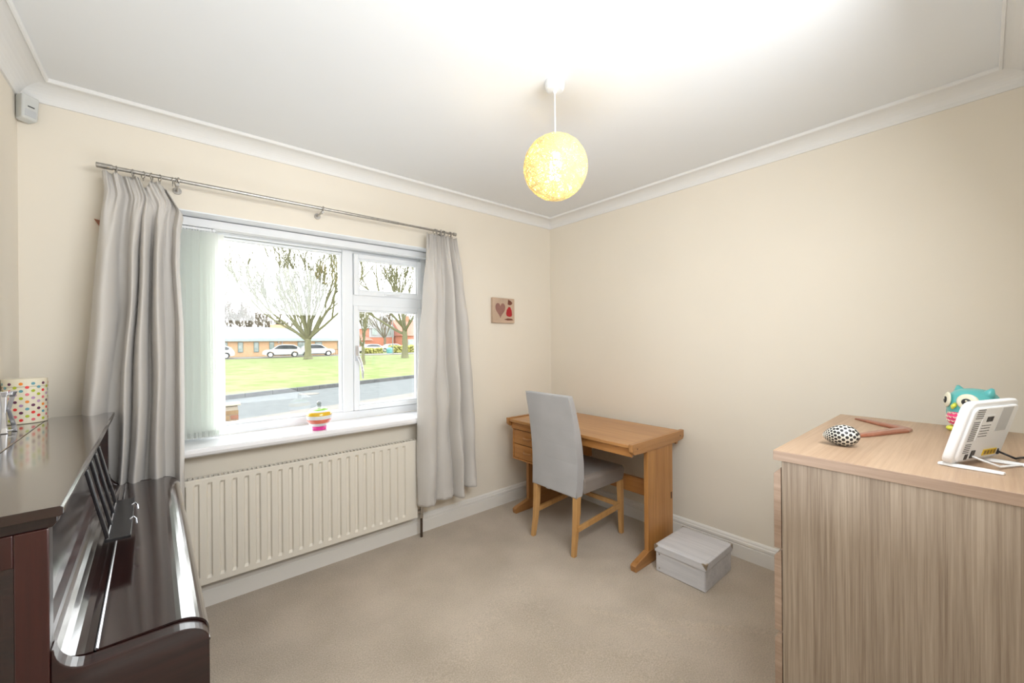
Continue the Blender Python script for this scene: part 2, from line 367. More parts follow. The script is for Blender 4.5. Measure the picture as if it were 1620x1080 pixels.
# coving and skirting, mitred round the room
def run_trim(bm, prof, sides):
    """prof: (offset from wall, z) closed polygon; one prism per side with mitred ends"""
    cor = {'front': ((XL, 0), (0, 0), (0, -1)), 'right': ((0, 0), (0, YB), (-1, 0)), 'back': ((0, YB), (XL, YB), (0, 1)), 'left': ((XL, YB), (XL, 0), (1, 0))}
    for s in sides:
        (ax, ay), (bx, by), (nx_, ny_) = cor[s]
        dx, dy = bx-ax, by-ay; l = math.hypot(dx, dy); dx /= l; dy /= l
        A = [bm.verts.new((ax+nx_*o+dx*o, ay+ny_*o+dy*o, z)) for o, z in prof]
        Bv = [bm.verts.new((bx+nx_*o-dx*o, by+ny_*o-dy*o, z)) for o, z in prof]
        n = len(prof); bm.faces.new(A); bm.faces.new(Bv)
        for i in range(n): bm.faces.new((A[i], A[(i+1) % n], Bv[(i+1) % n], Bv[i]))
cov = [(0, 2.330), (0.007, 2.330), (0.009, 2.336)]
for k in range(0, 9):
    a = PI/2*k/8; cov.append((0.009+0.078*(1-math.cos(a)), 2.336+0.052*math.sin(a)))
cov += [(0.090, 2.389), (0.093, 2.384), (0.099, 2.386), (0.101, 2.392), (0.101, 2.4), (0, 2.4)]
for i, s in enumerate(('front', 'right', 'back', 'left')):
    obj('trim_%d' % (i+1), one(run_trim, cov, [s]), M['coving'], kind='structure')
sk = [(0, 0), (0.018, 0), (0.018, 0.078), (0.013, 0.081), (0.013, 0.084), (0.018, 0.087), (0.018, 0.100), (0.013, 0.108), (0.013, 0.113), (0.009, 0.120), (0.004, 0.124), (0, 0.124)]
for s in ('front', 'right', 'back', 'left'):
    if s == 'back':
        bm = B(); prism(bm, [(YB+o, z) for o, z in sk], 'yz', XL, DXA-0.05); prism(bm, [(YB+o, z) for o, z in sk], 'yz', DXB+0.05, 0)
    else: bm = one(run_trim, sk, [s])
    obj('baseboard_'+s, bm, M['gloss_white'], kind='structure')

# window board
bm = B()
prof = [(0.17, 0.775), (-0.095, 0.775), (-0.103, 0.782), (-0.106, 0.795), (-0.103, 0.808), (-0.095, 0.815), (0.17, 0.8165)]
prism(bm, prof, 'yz', -2.70, -1.12)
ws = obj('window_sill', bm, M['sill'], kind='structure')

# ------------------------------------------------------------------ window
win = thing('window_1', None, None, (-1.91, 0.2, 0.82), kind='structure')
Y0, Y1 = 0.165, 0.232
def frame_rect(bm, x0, x1, z0, z1, w_, y0, y1, wb=None):
    wb = w_ if wb is None else wb
    box(bm, x0, x0+w_, y0, y1, z0, z1); box(bm, x1-w_, x1, y0, y1, z0, z1)
    box(bm, x0+w_, x1-w_, y0, y1, z0, z0+wb); box(bm, x0+w_, x1-w_, y0, y1, z1-w_, z1)
FR = dict(bevel=0.004)
bm = B(); frame_rect(bm, WX0, WX1+0.0, 0.817, WZ1-0.006, 0.048, Y0, Y1)
obj('window_frame', bm, M['upvc'], win, **FR)
bm = B()  # stepped inner lining of the frame
frame_rect(bm, WX0+0.048, WX1-0.048, 0.865, WZ1-0.054, 0.014, Y0+0.012, Y1-0.005)
obj('frame_step', bm, M['upvc'], win, bevel=0.003)
bm = B(); box(bm, -1.772, -1.706, Y0, Y1, 0.865, WZ1-0.054); obj('mullion', bm, M['upvc'], win, **FR)
bm = B(); box(bm, -1.706, WX1-0.048, Y0, Y1, 1.565, 1.640); obj('transom', bm, M['upvc'], win, **FR)
bm = B(); frame_rect(bm, WX0+0.062, -1.772, 0.858, 1.912, 0.016, Y0+0.018, Y0+0.045)
obj('glazing_bead', bm, M['upvc'], win, bevel=0.004)
obj('pane', one(box, WX0+0.07, -1.778, 0.20, 0.204, 0.862, 1.908), M['glass'], win)
for (x0, x1, z0, z1, top) in ((-1.702, -1.214, 1.636, 1.912, True), (-1.706, -1.216, 0.868, 1.566, False)):
    bm = B(); frame_rect(bm, x0, x1, z0, z1, 0.030, 0.150, 0.20)
    s = obj('sash', bm, M['upvc'], win, bevel=0.004)
    bm = B(); frame_rect(bm, x0+0.028, x1-0.028, z0+0.028, z1-0.028, 0.013, 0.160, 0.19)
    obj('glazing_bead', bm, M['upvc'], s, bevel=0.005)
    obj('pane', one(box, x0+0.035, x1-0.035, 0.195, 0.199, z0+0.035, z1-0.035), M['glass'], s)
    bm = B()
    if top:
        xc = -1.44; box(bm, xc-0.055, xc+0.055, 0.143, 0.151, 1.640, 1.656)
        tube(bm, [(xc-0.045, 0.137, 1.648), (xc-0.03, 0.128, 1.650), (xc+0.03, 0.124, 1.654), (xc+0.055, 0.122, 1.658)], [0.006, 0.007, 0.006, 0.005], 8)
    else:
        xc = -1.690; box(bm, xc-0.011, xc+0.011, 0.140, 0.151, 1.20, 1.30)
        tube(bm, [(xc, 0.140, 1.225), (xc+0.002, 0.118, 1.222), (xc+0.014, 0.112, 1.19), (xc+0.026, 0.112, 1.13), (xc+0.027, 0.112, 1.08)], [0.010, 0.011, 0.009, 0.008, 0.006], 10)
    obj('handle', bm, M['white_plastic'] if top else M['steel_frame'], s, bevel=0.002)

# ------------------------------------------------------------------ curtain pole, rings, curtains
PY, PZ = -0.10, 2.088
pole = thing('curtain_pole', 'thin dark nickel curtain pole running above the window', 'curtain pole', (-1.96, PY, PZ))
obj('rod', one(tube, [(-2.845, PY, PZ), (-1.5, PY, PZ)], 0.0085, 16), M['pole'], pole, smooth=False)
obj('inner_rod', one(tube, [(-1.5, PY, PZ), (-1.078, PY, PZ)], 0.0070, 16), M['pole'], pole)
for x, ex in ((-2.845, -0.022), (-1.078, 0.012)):
    obj('end_cap', one(tube, [(x-0.012 if ex > 0 else x+0.03, PY, PZ), (x+ex, PY, PZ)], 0.0115, 16), M['pole'], pole, bevel=0.002)
for x in (-2.60, -1.965, -1.20):
    bm = B()
    tube(bm, [(x, 0.0, PZ-0.022), (x, -0.008, PZ-0.022)], 0.017, 16)
    tube(bm, [(x, -0.006, PZ-0.022), (x, -0.085, PZ-0.022), (x, PY, PZ-0.018)], 0.006, 10)
    tube(bm, [(x+0.0, PY, PZ-0.022)]+[(x+0.004, PY-0.014*math.sin(a), PZ-0.014*math.cos(a)) for a in (0.3, 1.0, 1.6, 2.3)], 0.004, 8)
    tube(bm, [(x, PY-0.0, PZ-0.026), (x, PY-0.022, PZ-0.026)], 0.007, 10)
    obj('bracket', bm, M['pole'], pole)

def ring(x, lab, grp, tilt):
    t = thing('curtain_ring', lab, 'curtain ring', (x, PY, PZ), tilt, grp, local=True)
    bm = B(); R = 0.0155; pts = [(0, R*math.sin(2*PI*k/20), R*math.cos(2*PI*k/20)-0.006) for k in range(21)]
    tube(bm, pts, 0.0019, 6, cap=False); obj('hoop', bm, M['pole'], t, smooth=True)
    bm = B(); pts = [(0, 0.005*math.sin(2*PI*k/10), 0.005*math.cos(2*PI*k/10)-0.0265) for k in range(11)]
    tube(bm, pts, 0.0012, 6, cap=False); obj('eyelet', bm, M['pole'], t, smooth=True)
    return t
for i, x in enumerate((-2.805, -2.752, -2.718, -2.690, -2.662, -2.617, -2.607)):
    lab = 'small dark metal curtain ring over the left curtain, ' + ('nearest the pole end', 'second from the pole end', 'third from the pole end', 'fourth from the pole end', 'fifth from the pole end', 'left of the window-side pair', 'right of the window-side pair')[i]
    ring(x, lab, 'curtain rings over the left curtain', 0.25*(-1)**i + 0.1*i % 0.3)
for i, x in enumerate((-1.238, -1.222, -1.172, -1.160, -1.118, -1.108)):
    ring(x, 'small dark metal curtain ring over the right curtain, ' + ('left one of the first pair', 'right one of the first pair', 'left one of the middle pair', 'right one of the middle pair', 'left one of the last pair', 'right one, nearest the pole end')[i], 'curtain rings over the right curtain', 0.3*(-1)**i)

def curtain(name, label, zs, xl, xr, secs, topz, botz, ybase, pleats, NS=220, NT=110, ph=0.0, hemflare=0.0):
    t = thing(name, label, 'curtain', ((xl[0]+xr[0])/2, -0.12, 0.2))
    bm = B(); grid = []
    for j in range(NT+1):
        tt = j/NT; row = []
        for i in range(NS+1):
            s = i/NS
            z1 = topz(s); z0 = botz(s); z = z1 + (z0-z1)*tt
            # section boundaries at this height
            k = [interp((0, 0.35, 1), b, tt) for b in secs[0]]
            hh = secs[1]; y = 0
            for q in range(len(k)-1):
                if s <= k[q+1]+1e-9:
                    u = (s-k[q])/max(1e-6, k[q+1]-k[q]); u = min(1, max(0, u))
                    hgt = interp((0, 0.35, 1), hh[q][0:3], tt)
                    y = hgt*(math.sin(PI*u)**0.7) + interp((0, 1), secs[2], s)*0
                    break
            gath = max(0.0, 1-tt/0.10); gath2 = max(0.0, 1-tt/0.2)
            pl = math.sin(2*PI*pleats*s + ph)
            y = y*(0.30+0.70*min(1, tt/0.16)) + 0.016*gath2*pl + 0.004*gath*math.sin(2*PI*pleats*3*s)
            y += 0.004*math.sin(9*tt*PI + 5*s) * min(1, tt*3) + 0.003*math.sin(21*tt+13*s)
            x = interp(zs, xl, -tt) + (interp(zs, xr, -tt)-interp(zs, xl, -tt))*(s+0.012*math.sin(5*tt*PI+9*s)*min(1, tt*3)*math.sin(PI*s))
            yb = interp((0, 0.3, 1), ybase, tt)
            # stitched hem
            hem = 0.0025 if abs(tt-0.962) < 0.006 else 0
            y -= hem
            if tt > 0.962: y += 0.004*math.sin(60*s+3)*(tt-0.962)/0.038
            row.append(bm.verts.new((x, -(yb+y), z)))
        grid.append(row)
    for j in range(NT):
        for i in range(NS): bm.faces.new((grid[j][i], grid[j][i+1], grid[j+1][i+1], grid[j+1][i]))
    o = obj('panel', bm, M['curtain'], t, smooth=True)
    md = o.modifiers.new('thick', 'SOLIDIFY'); md.thickness = 0.0022
    return t
# heights are given as -t (0 at the top, -1 at the hem)
ZS = [-1.0, -0.72, -0.55, -0.35, -0.19, -0.10, -0.05, 0.0]
secL = ([(0,0,0), (.24,.27,.17), (.36,.355,.33), (.50,.47,.42), (.62,.61,.60), (.66,.64,.66), (.80,.78,.82), (.90,.90,.91), (1,1,1)],
        [(.05,.10,.115), (-.01,-.010,-.006), (.045,.080,.085), (.045,.088,.105), (-.01,-.012,-.008), (.045,.082,.095), (.01,.004,-.004), (.04,.062,.07)], (0, 0))
def topL(s):
    return 2.066 + 0.004*math.sin(s*31) - (0.0 if s < 0.52 else 0.04*math.sin(PI*min(1, (s-0.52)/0.20))**2*(1 if s < 0.72 else 0)) - (0 if s < 0.78 else 0.055*((s-0.78)/0.22)**1.5)
curtain('curtain', 'heavy pale grey lined curtain hanging left of the window behind the piano', ZS,
        [-2.94, -2.925, -2.91, -2.883, -2.866, -2.853, -2.843, -2.850], [-2.585, -2.583, -2.580, -2.582, -2.594, -2.590, -2.578, -2.625],
        secL, topL, lambda s: 0.27, (0.088, 0.118, 0.126), 6.5)
secR = ([(0,0,0), (.30,.34,.30), (.44,.48,.585), (.52,.52,.60), (.70,.70,.745), (.76,.77,.79), (1,1,1)],
        [(.042,.075,.085), (.006,.004,.045), (.0,-.010,-.008), (.045,.078,.08), (0,-.010,-.008), (.03,.052,.06)], (0, 0))
curtain('curtain', 'pale grey lined curtain hanging right of the window over the radiator end', ZS,
        [-1.400, -1.397, -1.387, -1.368, -1.330, -1.312, -1.308, -1.302], [-0.930, -0.94, -0.957, -0.985, -1.012, -1.030, -1.045, -1.055],
        secR, lambda s: 2.062+0.004*math.sin(40*s), lambda s: (0.243 if s < 0.585 else (0.232 if s < 0.745 else 0.283)), (0.088, 0.118, 0.124), 7.5, ph=1.0)

# ------------------------------------------------------------------ vertical blind
bl = thing('vertical_blind', 'white vertical blind drawn to the left side of the window', 'blind', (-1.91, 0.11, 1.98))
bm = B(); box(bm, -2.65, -1.18, 0.095, 0.14, 1.938, 1.974); box(bm, -2.65, -1.18, 0.090, 0.145, 1.930, 1.940)
obj('headrail', bm, M['white_plastic'], bl, bevel=0.003)
def vane(x, ang, w_=0.089, first=None):
    c, s_ = math.cos(ang), math.sin(ang)
    bm = B(); n = 6; zs = [1.905 + (0.845-1.905)*k/10 for k in range(11)]; rows = []
    for z in zs:
        rows.append([bm.verts.new((x + c*(u-0.5)*w_, 0.112 + s_*(u-0.5)*w_*-1 + 0.0, z)) for u in [i/n for i in range(n+1)]])
    for j in range(10):
        for i in range(n): bm.faces.new((rows[j][i], rows[j][i+1], rows[j+1][i+1], rows[j+1][i]))
    v = obj('vane', bm, M['vane'], bl)
    bm = B(); hw = w_/2*0.96
    dx, dy = c*hw, -s_*hw; nxx, nyy = s_*0.0015, c*0.0015
    hexa(bm, [(x-dx-nxx,0.112-dy-nyy,0.832),(x+dx-nxx,0.112+dy-nyy,0.832),(x+dx+nxx,0.112+dy+nyy,0.832),(x-dx+nxx,0.112-dy+nyy,0.832),
              (x-dx-nxx,0.112-dy-nyy,0.862),(x+dx-nxx,0.112+dy-nyy,0.862),(x+dx+nxx,0.112+dy+nyy,0.862),(x-dx+nxx,0.112-dy+nyy,0.862)])
    obj('vane_weight', bm, M['vane'], v)
    bm = B(); tube(bm, [(x, 0.112, 1.933), (x, 0.112, 1.903)], 0.004, 8); box(bm, x-0.006, x+0.006, 0.100, 0.124, 1.915, 1.926)
    obj('carrier', bm, M['white_plastic'], v)
rv_ = random.Random(8)
for k in range(13): vane(-2.605 + 0.0116*k, math.radians(50 + rv_.uniform(-7, 7)))
vane(-2.450, math.radians(14))
bm = B()
for k in range(30): ellipsoid(bm, (-2.60+0.0062*k, 0.070, 0.836-0.003*math.sin(PI*(k % 6)/6)), (0.002, 0.002, 0.002), 6, 4)
obj('bottom_chain', bm, M['white_plastic'], bl, kind='stuff')

# ------------------------------------------------------------------ radiator
rad = thing('radiator', 'cream ribbed panel radiator on the wall under the window sill', 'radiator', (-2.0, 0, 0.15))
RX0, RX1, RZ0, RZ1 = -2.62, -1.385, 0.150, 0.667
bm = B(); RY = -0.102; BYk = -0.092
# profile along x of the pressed panel between the rims, with tapered ends of each rib
pitch = 0.0505; nr = int((RX1-RX0-0.03)/pitch); x0 = RX0+0.018
ztop, zbot = 0.632, 0.192
def vrt(x, y, z): return bm.verts.new((x, y, z))
rows = [(RZ0, 0), (RZ0+0.004, 1), (zbot-0.012, 1), (zbot, 2), (ztop, 2), (ztop+0.012, 1), (RZ1-0.004, 1), (RZ1, 0)]
xs = [RX0]; depth = [0]
for k in range(nr):
    a = x0+k*pitch
    xs += [a, a+0.006, a+0.018, a+0.024]; depth += [0, 1, 1, 0]
xs.append(RX1); depth.append(0)
gr = []
for z, kind in rows:
    r_ = []
    for x, d in zip(xs, depth):
        if kind == 0: y = RY+0.006
        elif kind == 1: y = RY
        else: y = RY + 0.011*d
        r_.append(vrt(x, y, z))
    gr.append(r_)
for j in range(len(gr)-1):
    for i in range(len(xs)-1): bm.faces.new((gr[j][i], gr[j][i+1], gr[j+1][i+1], gr[j+1][i]))
obj('front_panel', bm, M['rad'], rad)
bm = B(); box(bm, RX0+0.004, RX1-0.004, -0.090, -0.082, RZ0+0.002, RZ1-0.002); obj('water_panel', bm, M['rad'], rad)
bm = B(); box(bm, RX0+0.004, RX1-0.004, -0.045, -0.035, RZ0+0.002, RZ1-0.002); obj('rear_panel', bm, M['rad'], rad)
for xa in (RX0, RX1-0.003):
    obj('side_cover', one(box, xa, xa+0.003, RY+0.004, -0.035, RZ0+0.005, RZ1), M['rad'], rad)
bm = B()
for k in range(60): box(bm, RX0+0.01+k*0.0202, RX0+0.012+k*0.0202+0.006, RY+0.008, -0.038, RZ1-0.004, RZ1-0.001)
obj('top_grille', bm, M['rad'], rad)
for xb in (-2.4, -1.66): obj('wall_bracket', one(box, xb, xb+0.04, -0.036, -0.001, 0.2, 0.62), M['rad_dark'], rad)
bm = B()
tube(bm, [(-1.385, -0.072, 0.178), (-1.350, -0.072, 0.178)], 0.010, 12); tube(bm, [(-1.376, -0.072, 0.178), (-1.362, -0.072, 0.178)], 0.015, 6)
tube(bm, [(-1.342, -0.072, 0.150), (-1.342, -0.072, 0.205)], 0.012, 12); tube(bm, [(-1.342, -0.072, 0.130), (-1.342, -0.072, 0.152)], 0.014, 6)
v = obj('valve', bm, M['chrome'], rad, bevel=0.001)
obj('valve_cap', one(lathe, [(0.0, 0.0), (0.013, 0.0), (0.013, 0.03), (0.009, 0.038), (0, 0.038)], (-1.342, -0.072, 0.205), 14), M['rad'], v)
obj('pipe', one(tube, [(-1.342, -0.072, 0.0), (-1.342, -0.072, 0.135)], 0.0085, 12), M['copper'], rad)

# ------------------------------------------------------------------ pendant lamp
LX, LY = -1.397, -1.392
lamp = thing('pendant_lamp', 'lit round woven yellow twine pendant lamp hanging from the ceiling', 'lamp', (LX, LY, 2.4))
obj('ceiling_rose', one(lathe, [(0.0, 0.0), (0.040, 0.0), (0.041, -0.012), (0.038, -0.030), (0.030, -0.037), (0.008, -0.040), (0.006, -0.05), (0, -0.05)], (LX, LY, 2.4), 36), M['white_plastic'], lamp, bevel=0.001)
obj('cord', one(tube, [(LX, LY, 2.36), (LX, LY, 2.14)], 0.0028, 8), M['white_plastic'], lamp)
obj('bulb_holder', one(lathe, [(0, 0), (0.017, 0), (0.019, -0.02), (0.02, -0.05), (0.015, -0.055), (0, -0.055)], (LX, LY, 2.15), 20), M['white_plastic'], lamp)
obj('bulb', one(lathe, [(0, 0), (0.016, 0), (0.024, -0.012), (0.025, -0.085), (0.018, -0.098), (0, -0.102)], (LX, LY, 2.090), 20), M['bulb'], lamp, smooth=True)
LR = 0.131; LC = Vector((LX, LY, 2.043))
bm = B(); rr = random.Random(3)
for k in range(330):
    ax = Vector((rr.gauss(0, 1), rr.gauss(0, 1), rr.gauss(0, 1))).normalized()
    u = ax.orthogonal().normalized(); v = ax.cross(u)
    off = rr.uniform(-0.75, 0.75)*LR; rad_ = math.sqrt(LR*LR-off*off); a0 = rr.uniform(0, 2*PI); n = 30; a1 = a0+rr.uniform(2.5, 2*PI)
    rl = 1 + rr.uniform(-0.02, 0.012)
    pts = [LC + (ax*off + (u*math.cos(a0+(a1-a0)*i/n)+v*math.sin(a0+(a1-a0)*i/n))*rad_)*rl for i in range(n+1)]
    tube(bm, pts, rr.choice((0.0010, 0.0013, 0.0017)), 4, cap=False)
obj('shade', bm, M['shade_thread'], lamp, kind='stuff')
bm = B(); tube(bm, [(LX+0.03*math.cos(2*PI*k/24), LY+0.03*math.sin(2*PI*k/24), 2.170) for k in range(25)], 0.003, 6, cap=False)
for a in (0, 2.1, 4.2): tube(bm, [(LX, LY, 2.165), (LX+0.03*math.cos(a), LY+0.03*math.sin(a), 2.170)], 0.002, 6)
obj('shade_ring', bm, M['white_plastic'], lamp)

# ------------------------------------------------------------------ alarm sensor
pir = thing('motion_sensor', 'small white alarm motion sensor high in the left corner', 'sensor', (-3.10, 0, 2.225), -PI/4-0.0, local=True)
# local: +x points into the room along the corner bisector
bm = B()
hexa(bm, [(0.022,-0.022,0.004),(0.060,-0.026,0.012),(0.060,0.026,0.012),(0.022,0.022,0.004),(0.022,-0.022,0.107),(0.066,-0.029,0.107),(0.066,0.029,0.107),(0.022,0.022,0.107)])
obj('housing', bm, mat('grey_white_plastic', (0.62, 0.63, 0.61), 0.4, noise=(20, 0.03)), pir, bevel=0.007, segs=3)  # even grey-white, duller than the other white plastic
obj('lens', one(box, 0.058, 0.0625, -0.019, 0.019, 0.022, 0.052), M['grey_plastic'], pir, bevel=0.002)
obj('indicator_slot', one(box, 0.063, 0.0662, -0.010, 0.010, 0.060, 0.063), M['ink'], pir)

# small wedge poking out from behind the left curtain
bm = B(); prism(bm, [(-2.882, 1.872), (-2.835, 1.862), (-2.850, 1.822), (-2.865, 1.842)], 'xz', -0.030, -0.002)
obj('wall_ornament', bm, mat('terracotta_wood', (0.38, 0.14, 0.07), 0.5, noise=(40, 0.3)), bevel=0.002, label='small brown pointed wooden ornament peeping out behind the left curtain', cat='ornament')

# ------------------------------------------------------------------ picture
pc = thing('canvas_picture', 'small square beige canvas print with a heart, on the window wall', 'picture', (-0.57, 0, 1.47))
obj('canvas', one(box, -0.683, -0.457, -0.028, -0.001, 1.469, 1.671), mat('canvas_print', (0.55, 0.40, 0.29), 0.8, noise=(7, 0.12), bump=(400, 0.2, 0.001)), pc, bevel=0.003)
def flatpoly(bm, pts, y, mi=0):
    f = bm.faces.new([bm.verts.new((a, y, b)) for a, b in pts]); f.material_index = mi
bm = B(); hp = []
for k in range(36):
    t = 2*PI*k/36; hx = 16*math.sin(t)**3; hz = 13*math.cos(t)-5*math.cos(2*t)-2*math.cos(3*t)-math.cos(4*t)
    hp.append((-0.607+hx*0.0032, 1.578+hz*0.0042))
prism(bm, hp, 'xz', -0.0288, -0.0275); obj('printed_heart', bm, mat('mauve_print', (0.30, 0.15, 0.12), 0.8, noise=(30, 0.1)), pc)
bm = B(); prism(bm, [(-0.540,1.527),(-0.548,1.545),(-0.541,1.575),(-0.520,1.602),(-0.503,1.600),(-0.488,1.570),(-0.484,1.540),(-0.490,1.524),(-0.515,1.520)], 'xz', -0.0288, -0.0275)
obj('printed_patch', bm, mat('red_print', (0.42, 0.015, 0.02), 0.8, noise=(30, 0.15)), pc, label='red printed shape')
bm = B(); prism(bm, [(-0.53,1.622),(-0.525,1.662),(-0.497,1.650),(-0.480,1.636),(-0.492,1.620),(-0.510,1.616)], 'xz', -0.0288, -0.0275)
obj('printed_patch', bm, mat('brown_print', (0.16, 0.05, 0.03), 0.8, noise=(30, 0.15)), pc, label='brown printed shape at the top right')
bm = B(); prism(bm, [(-0.57,1.498),(-0.53,1.490),(-0.47,1.494),(-0.49,1.506),(-0.53,1.508)], 'xz', -0.0288, -0.0275)
obj('printed_patch', bm, bpy.data.materials['brown_print'], pc, label='dark ground stroke along the bottom')

# ------------------------------------------------------------------ desk
dk = thing('desk', 'light teak writing desk with two drawers against the right wall', 'desk', (-0.36, -0.71, 0))
DX0, DX1, DY0, DY1 = -0.655, -0.060, -1.266, -0.150
obj('desk_top', one(box, DX0+0.008, DX1-0.004, DY0+0.026, DY1-0.026, 0.704, 0.724), M['desk_top'], dk, bevel=0.003)
for ya in (DY0, DY1-0.026):
    bm = B(); prism(bm, [(DX0, 0.688), (DX0+0.02, 0.668), (DX0+0.13, 0.664), (DX1-0.11, 0.664), (DX1-0.012, 0.672), (DX1, 0.688), (DX1, 0.731), (DX0, 0.731)], 'xz', ya, ya+0.026)
    e = obj('end_rail', bm, M['desk_x'], dk, bevel=0.003)
    if ya == DY0:
        for xd in (DX0+0.05, DX1-0.05):
            obj('dowel', one(tube, [(xd, ya-0.0006, 0.700), (xd, ya+0.004, 0.700)], 0.005, 12), M['dark_wood'], e)
obj('front_rail', one(box, DX0+0.030, DX0+0.048, DY0+0.026, DY1-0.026, 0.650, 0.704), M['drawer'], dk, bevel=0.002)
obj('back_rail', one(box, DX1-0.05, DX1-0.032, DY0+0.026, DY1-0.026, 0.640, 0.704), M['drawer'], dk, bevel=0.002)
for ya in (-1.246, -0.205):
    obj('end_panel', one(box, -0.488, -0.200, ya-0.014, ya+0.014, 0.042, 0.704), M['desk_v'], dk, bevel=0.003)
    bm = B(); prism(bm, [(-0.625, 0.0), (-0.63, 0.035), (-0.61, 0.045), (-0.488, 0.075), (-0.20, 0.075), (-0.09, 0.045), (-0.075, 0.035), (-0.075, 0.0)], 'xz', ya-0.018, ya+0.018)
    obj('foot', bm, M['desk_x'], dk, bevel=0.003)
st = obj('stretcher', one(box, -0.232, -0.208, -1.232, -0.191, 0.285, 0.390), M['drawer'], dk, bevel=0.002)
bm = B(); box(bm, -0.226, -0.214, -1.2625, -1.258, 0.32, 0.36); obj('tenon', bm, M['dark_wood'], st)
bm = B()   # drawer carcass
box(bm, -0.615, -0.11, -0.545, -0.530, 0.415, 0.650); box(bm, -0.615, -0.11, -0.190, -0.178, 0.415, 0.650); box(bm, -0.615, -0.11, -0.530, -0.190, 0.415, 0.427); box(bm, -0.12, -0.11, -0.53, -0.19, 0.427, 0.65)
obj('drawer_case', bm, M['drawer'], dk, bevel=0.002)
for z0, z1 in ((0.430, 0.533), (0.538, 0.643)):
    d = obj('drawer', one(box, -0.612, -0.59, -0.528, -0.192, z0, z1), M['drawer'], dk, bevel=0.002)
    zc = (z0+z1)/2+0.004; bm = B()
    n = 14; pts = [(-0.612-0.020*math.sin(PI*i/n)**0.6, -0.305-0.085*i/n, zc) for i in range(n+1)]
    tube(bm, pts, [0.006+0.003*math.sin(PI*i/n) for i in range(n+1)], 8)
    h = obj('handle', bm, M['desk_top'], d, smooth=True)

# ------------------------------------------------------------------ chair (back towards the camera, tucked under the desk)
ch = thing('dining_chair', 'high-backed grey upholstered dining chair with oak legs, at the desk', 'chair', (-0.5, -0.735, 0))
def loft(bm, secs):
    """secs: list of (z, x0, x1, y0, y1)"""
    rings = [[bm.verts.new(p) for p in ((x0, y0, z), (x1, y0, z), (x1, y1, z), (x0, y1, z))] for z, x0, x1, y0, y1 in secs]
    for a, b in zip(rings, rings[1:]):
        for k in range(4): bm.faces.new((a[k], a[(k+1) % 4], b[(k+1) % 4], b[k]))
    bm.faces.new(rings[0]); bm.faces.new(rings[-1])
bm = B()
zz = [0.352, 0.46, 0.56, 0.66, 0.76, 0.86, 0.94, 0.985]
xa = [-0.750, -0.745, -0.745, -0.752, -0.765, -0.783, -0.800, -0.810]
th = [0.062, 0.075, 0.072, 0.066, 0.060, 0.052, 0.046, 0.040]
hw = [0.196, 0.198, 0.199, 0.200, 0.199, 0.197, 0.195, 0.193]
loft(bm, [(z, x, x+t, -0.737-h_, -0.737+h_) for z, x, t, h_ in zip(zz, xa, th, hw)])
b_ = obj('backrest', bm, M['chair_fabric'], ch, bevel=0.010, segs=3)
bm = B()
for sy in (-1, 1):
    pts = [(x+0.004, -0.737+sy*h_*0.985, z) for z, x, h_ in zip(zz, xa, hw)]
    obj('piping', one(tube, pts, 0.0035, 6), M['chair_fabric'], b_, smooth=True)
bm = B()
nx_, ny_ = 14, 12; top = []
x0c, x1c, y0c, y1c = -0.685, -0.262, -0.948, -0.527
loft(bm, [(0.365, x0c+0.006, x1c-0.012, y0c+0.008, y1c-0.008), (0.40, x0c, x1c-0.004, y0c+0.002, y1c-0.002), (0.445, x0c, x1c, y0c, y1c), (0.462, x0c+0.004, x1c-0.004, y0c+0.004, y1c-0.004), (0.472, x0c+0.03, x1c-0.03, y0c+0.03, y1c-0.03)])
obj('seat', bm, M['seat_fabric'], ch, bevel=0.010, segs=3)
for sy in (-1, 1):
    bm = B(); yc = -0.737+sy*0.176
    loft(bm, [(0.0, -0.772, -0.745, yc-0.013+sy*0.004, yc+0.013+sy*0.004), (0.12, -0.755, -0.724, yc-0.015, yc+0.015), (0.25, -0.745, -0.708, yc-0.018, yc+0.018), (0.36, -0.742, -0.702, yc-0.019, yc+0.019)])
    obj('leg', bm, M['chair_leg'], ch, bevel=0.003)
    bm = B(); yc = -0.737+sy*0.190
    loft(bm, [(0.0, -0.292, -0.265, yc-0.013, yc+0.013), (0.37, -0.308, -0.270, yc-0.018, yc+0.018)])
    obj('leg', bm, M['chair_leg'], ch, bevel=0.003)
    bm = B(); hexa(bm, [(-0.74, yc-0.014, 0.150), (-0.285, yc-0.010, 0.178), (-0.285, yc+0.008, 0.178), (-0.74, yc+0.004, 0.150), (-0.74, yc-0.014, 0.180), (-0.285, yc-0.010, 0.212), (-0.285, yc+0.008, 0.212), (-0.74, yc+0.004, 0.180)])
    obj('stretcher', bm, M['chair_leg'], ch, bevel=0.002)
obj('cross_stretcher', one(box, -0.30, -0.282, -0.915, -0.56, 0.18, 0.21), M['chair_leg'], ch, bevel=0.002)
obj('care_label', one(box, -0.735, -0.700, -0.690, -0.660, 0.345, 0.352), M['white_plastic'], ch, label='white label under the seat')

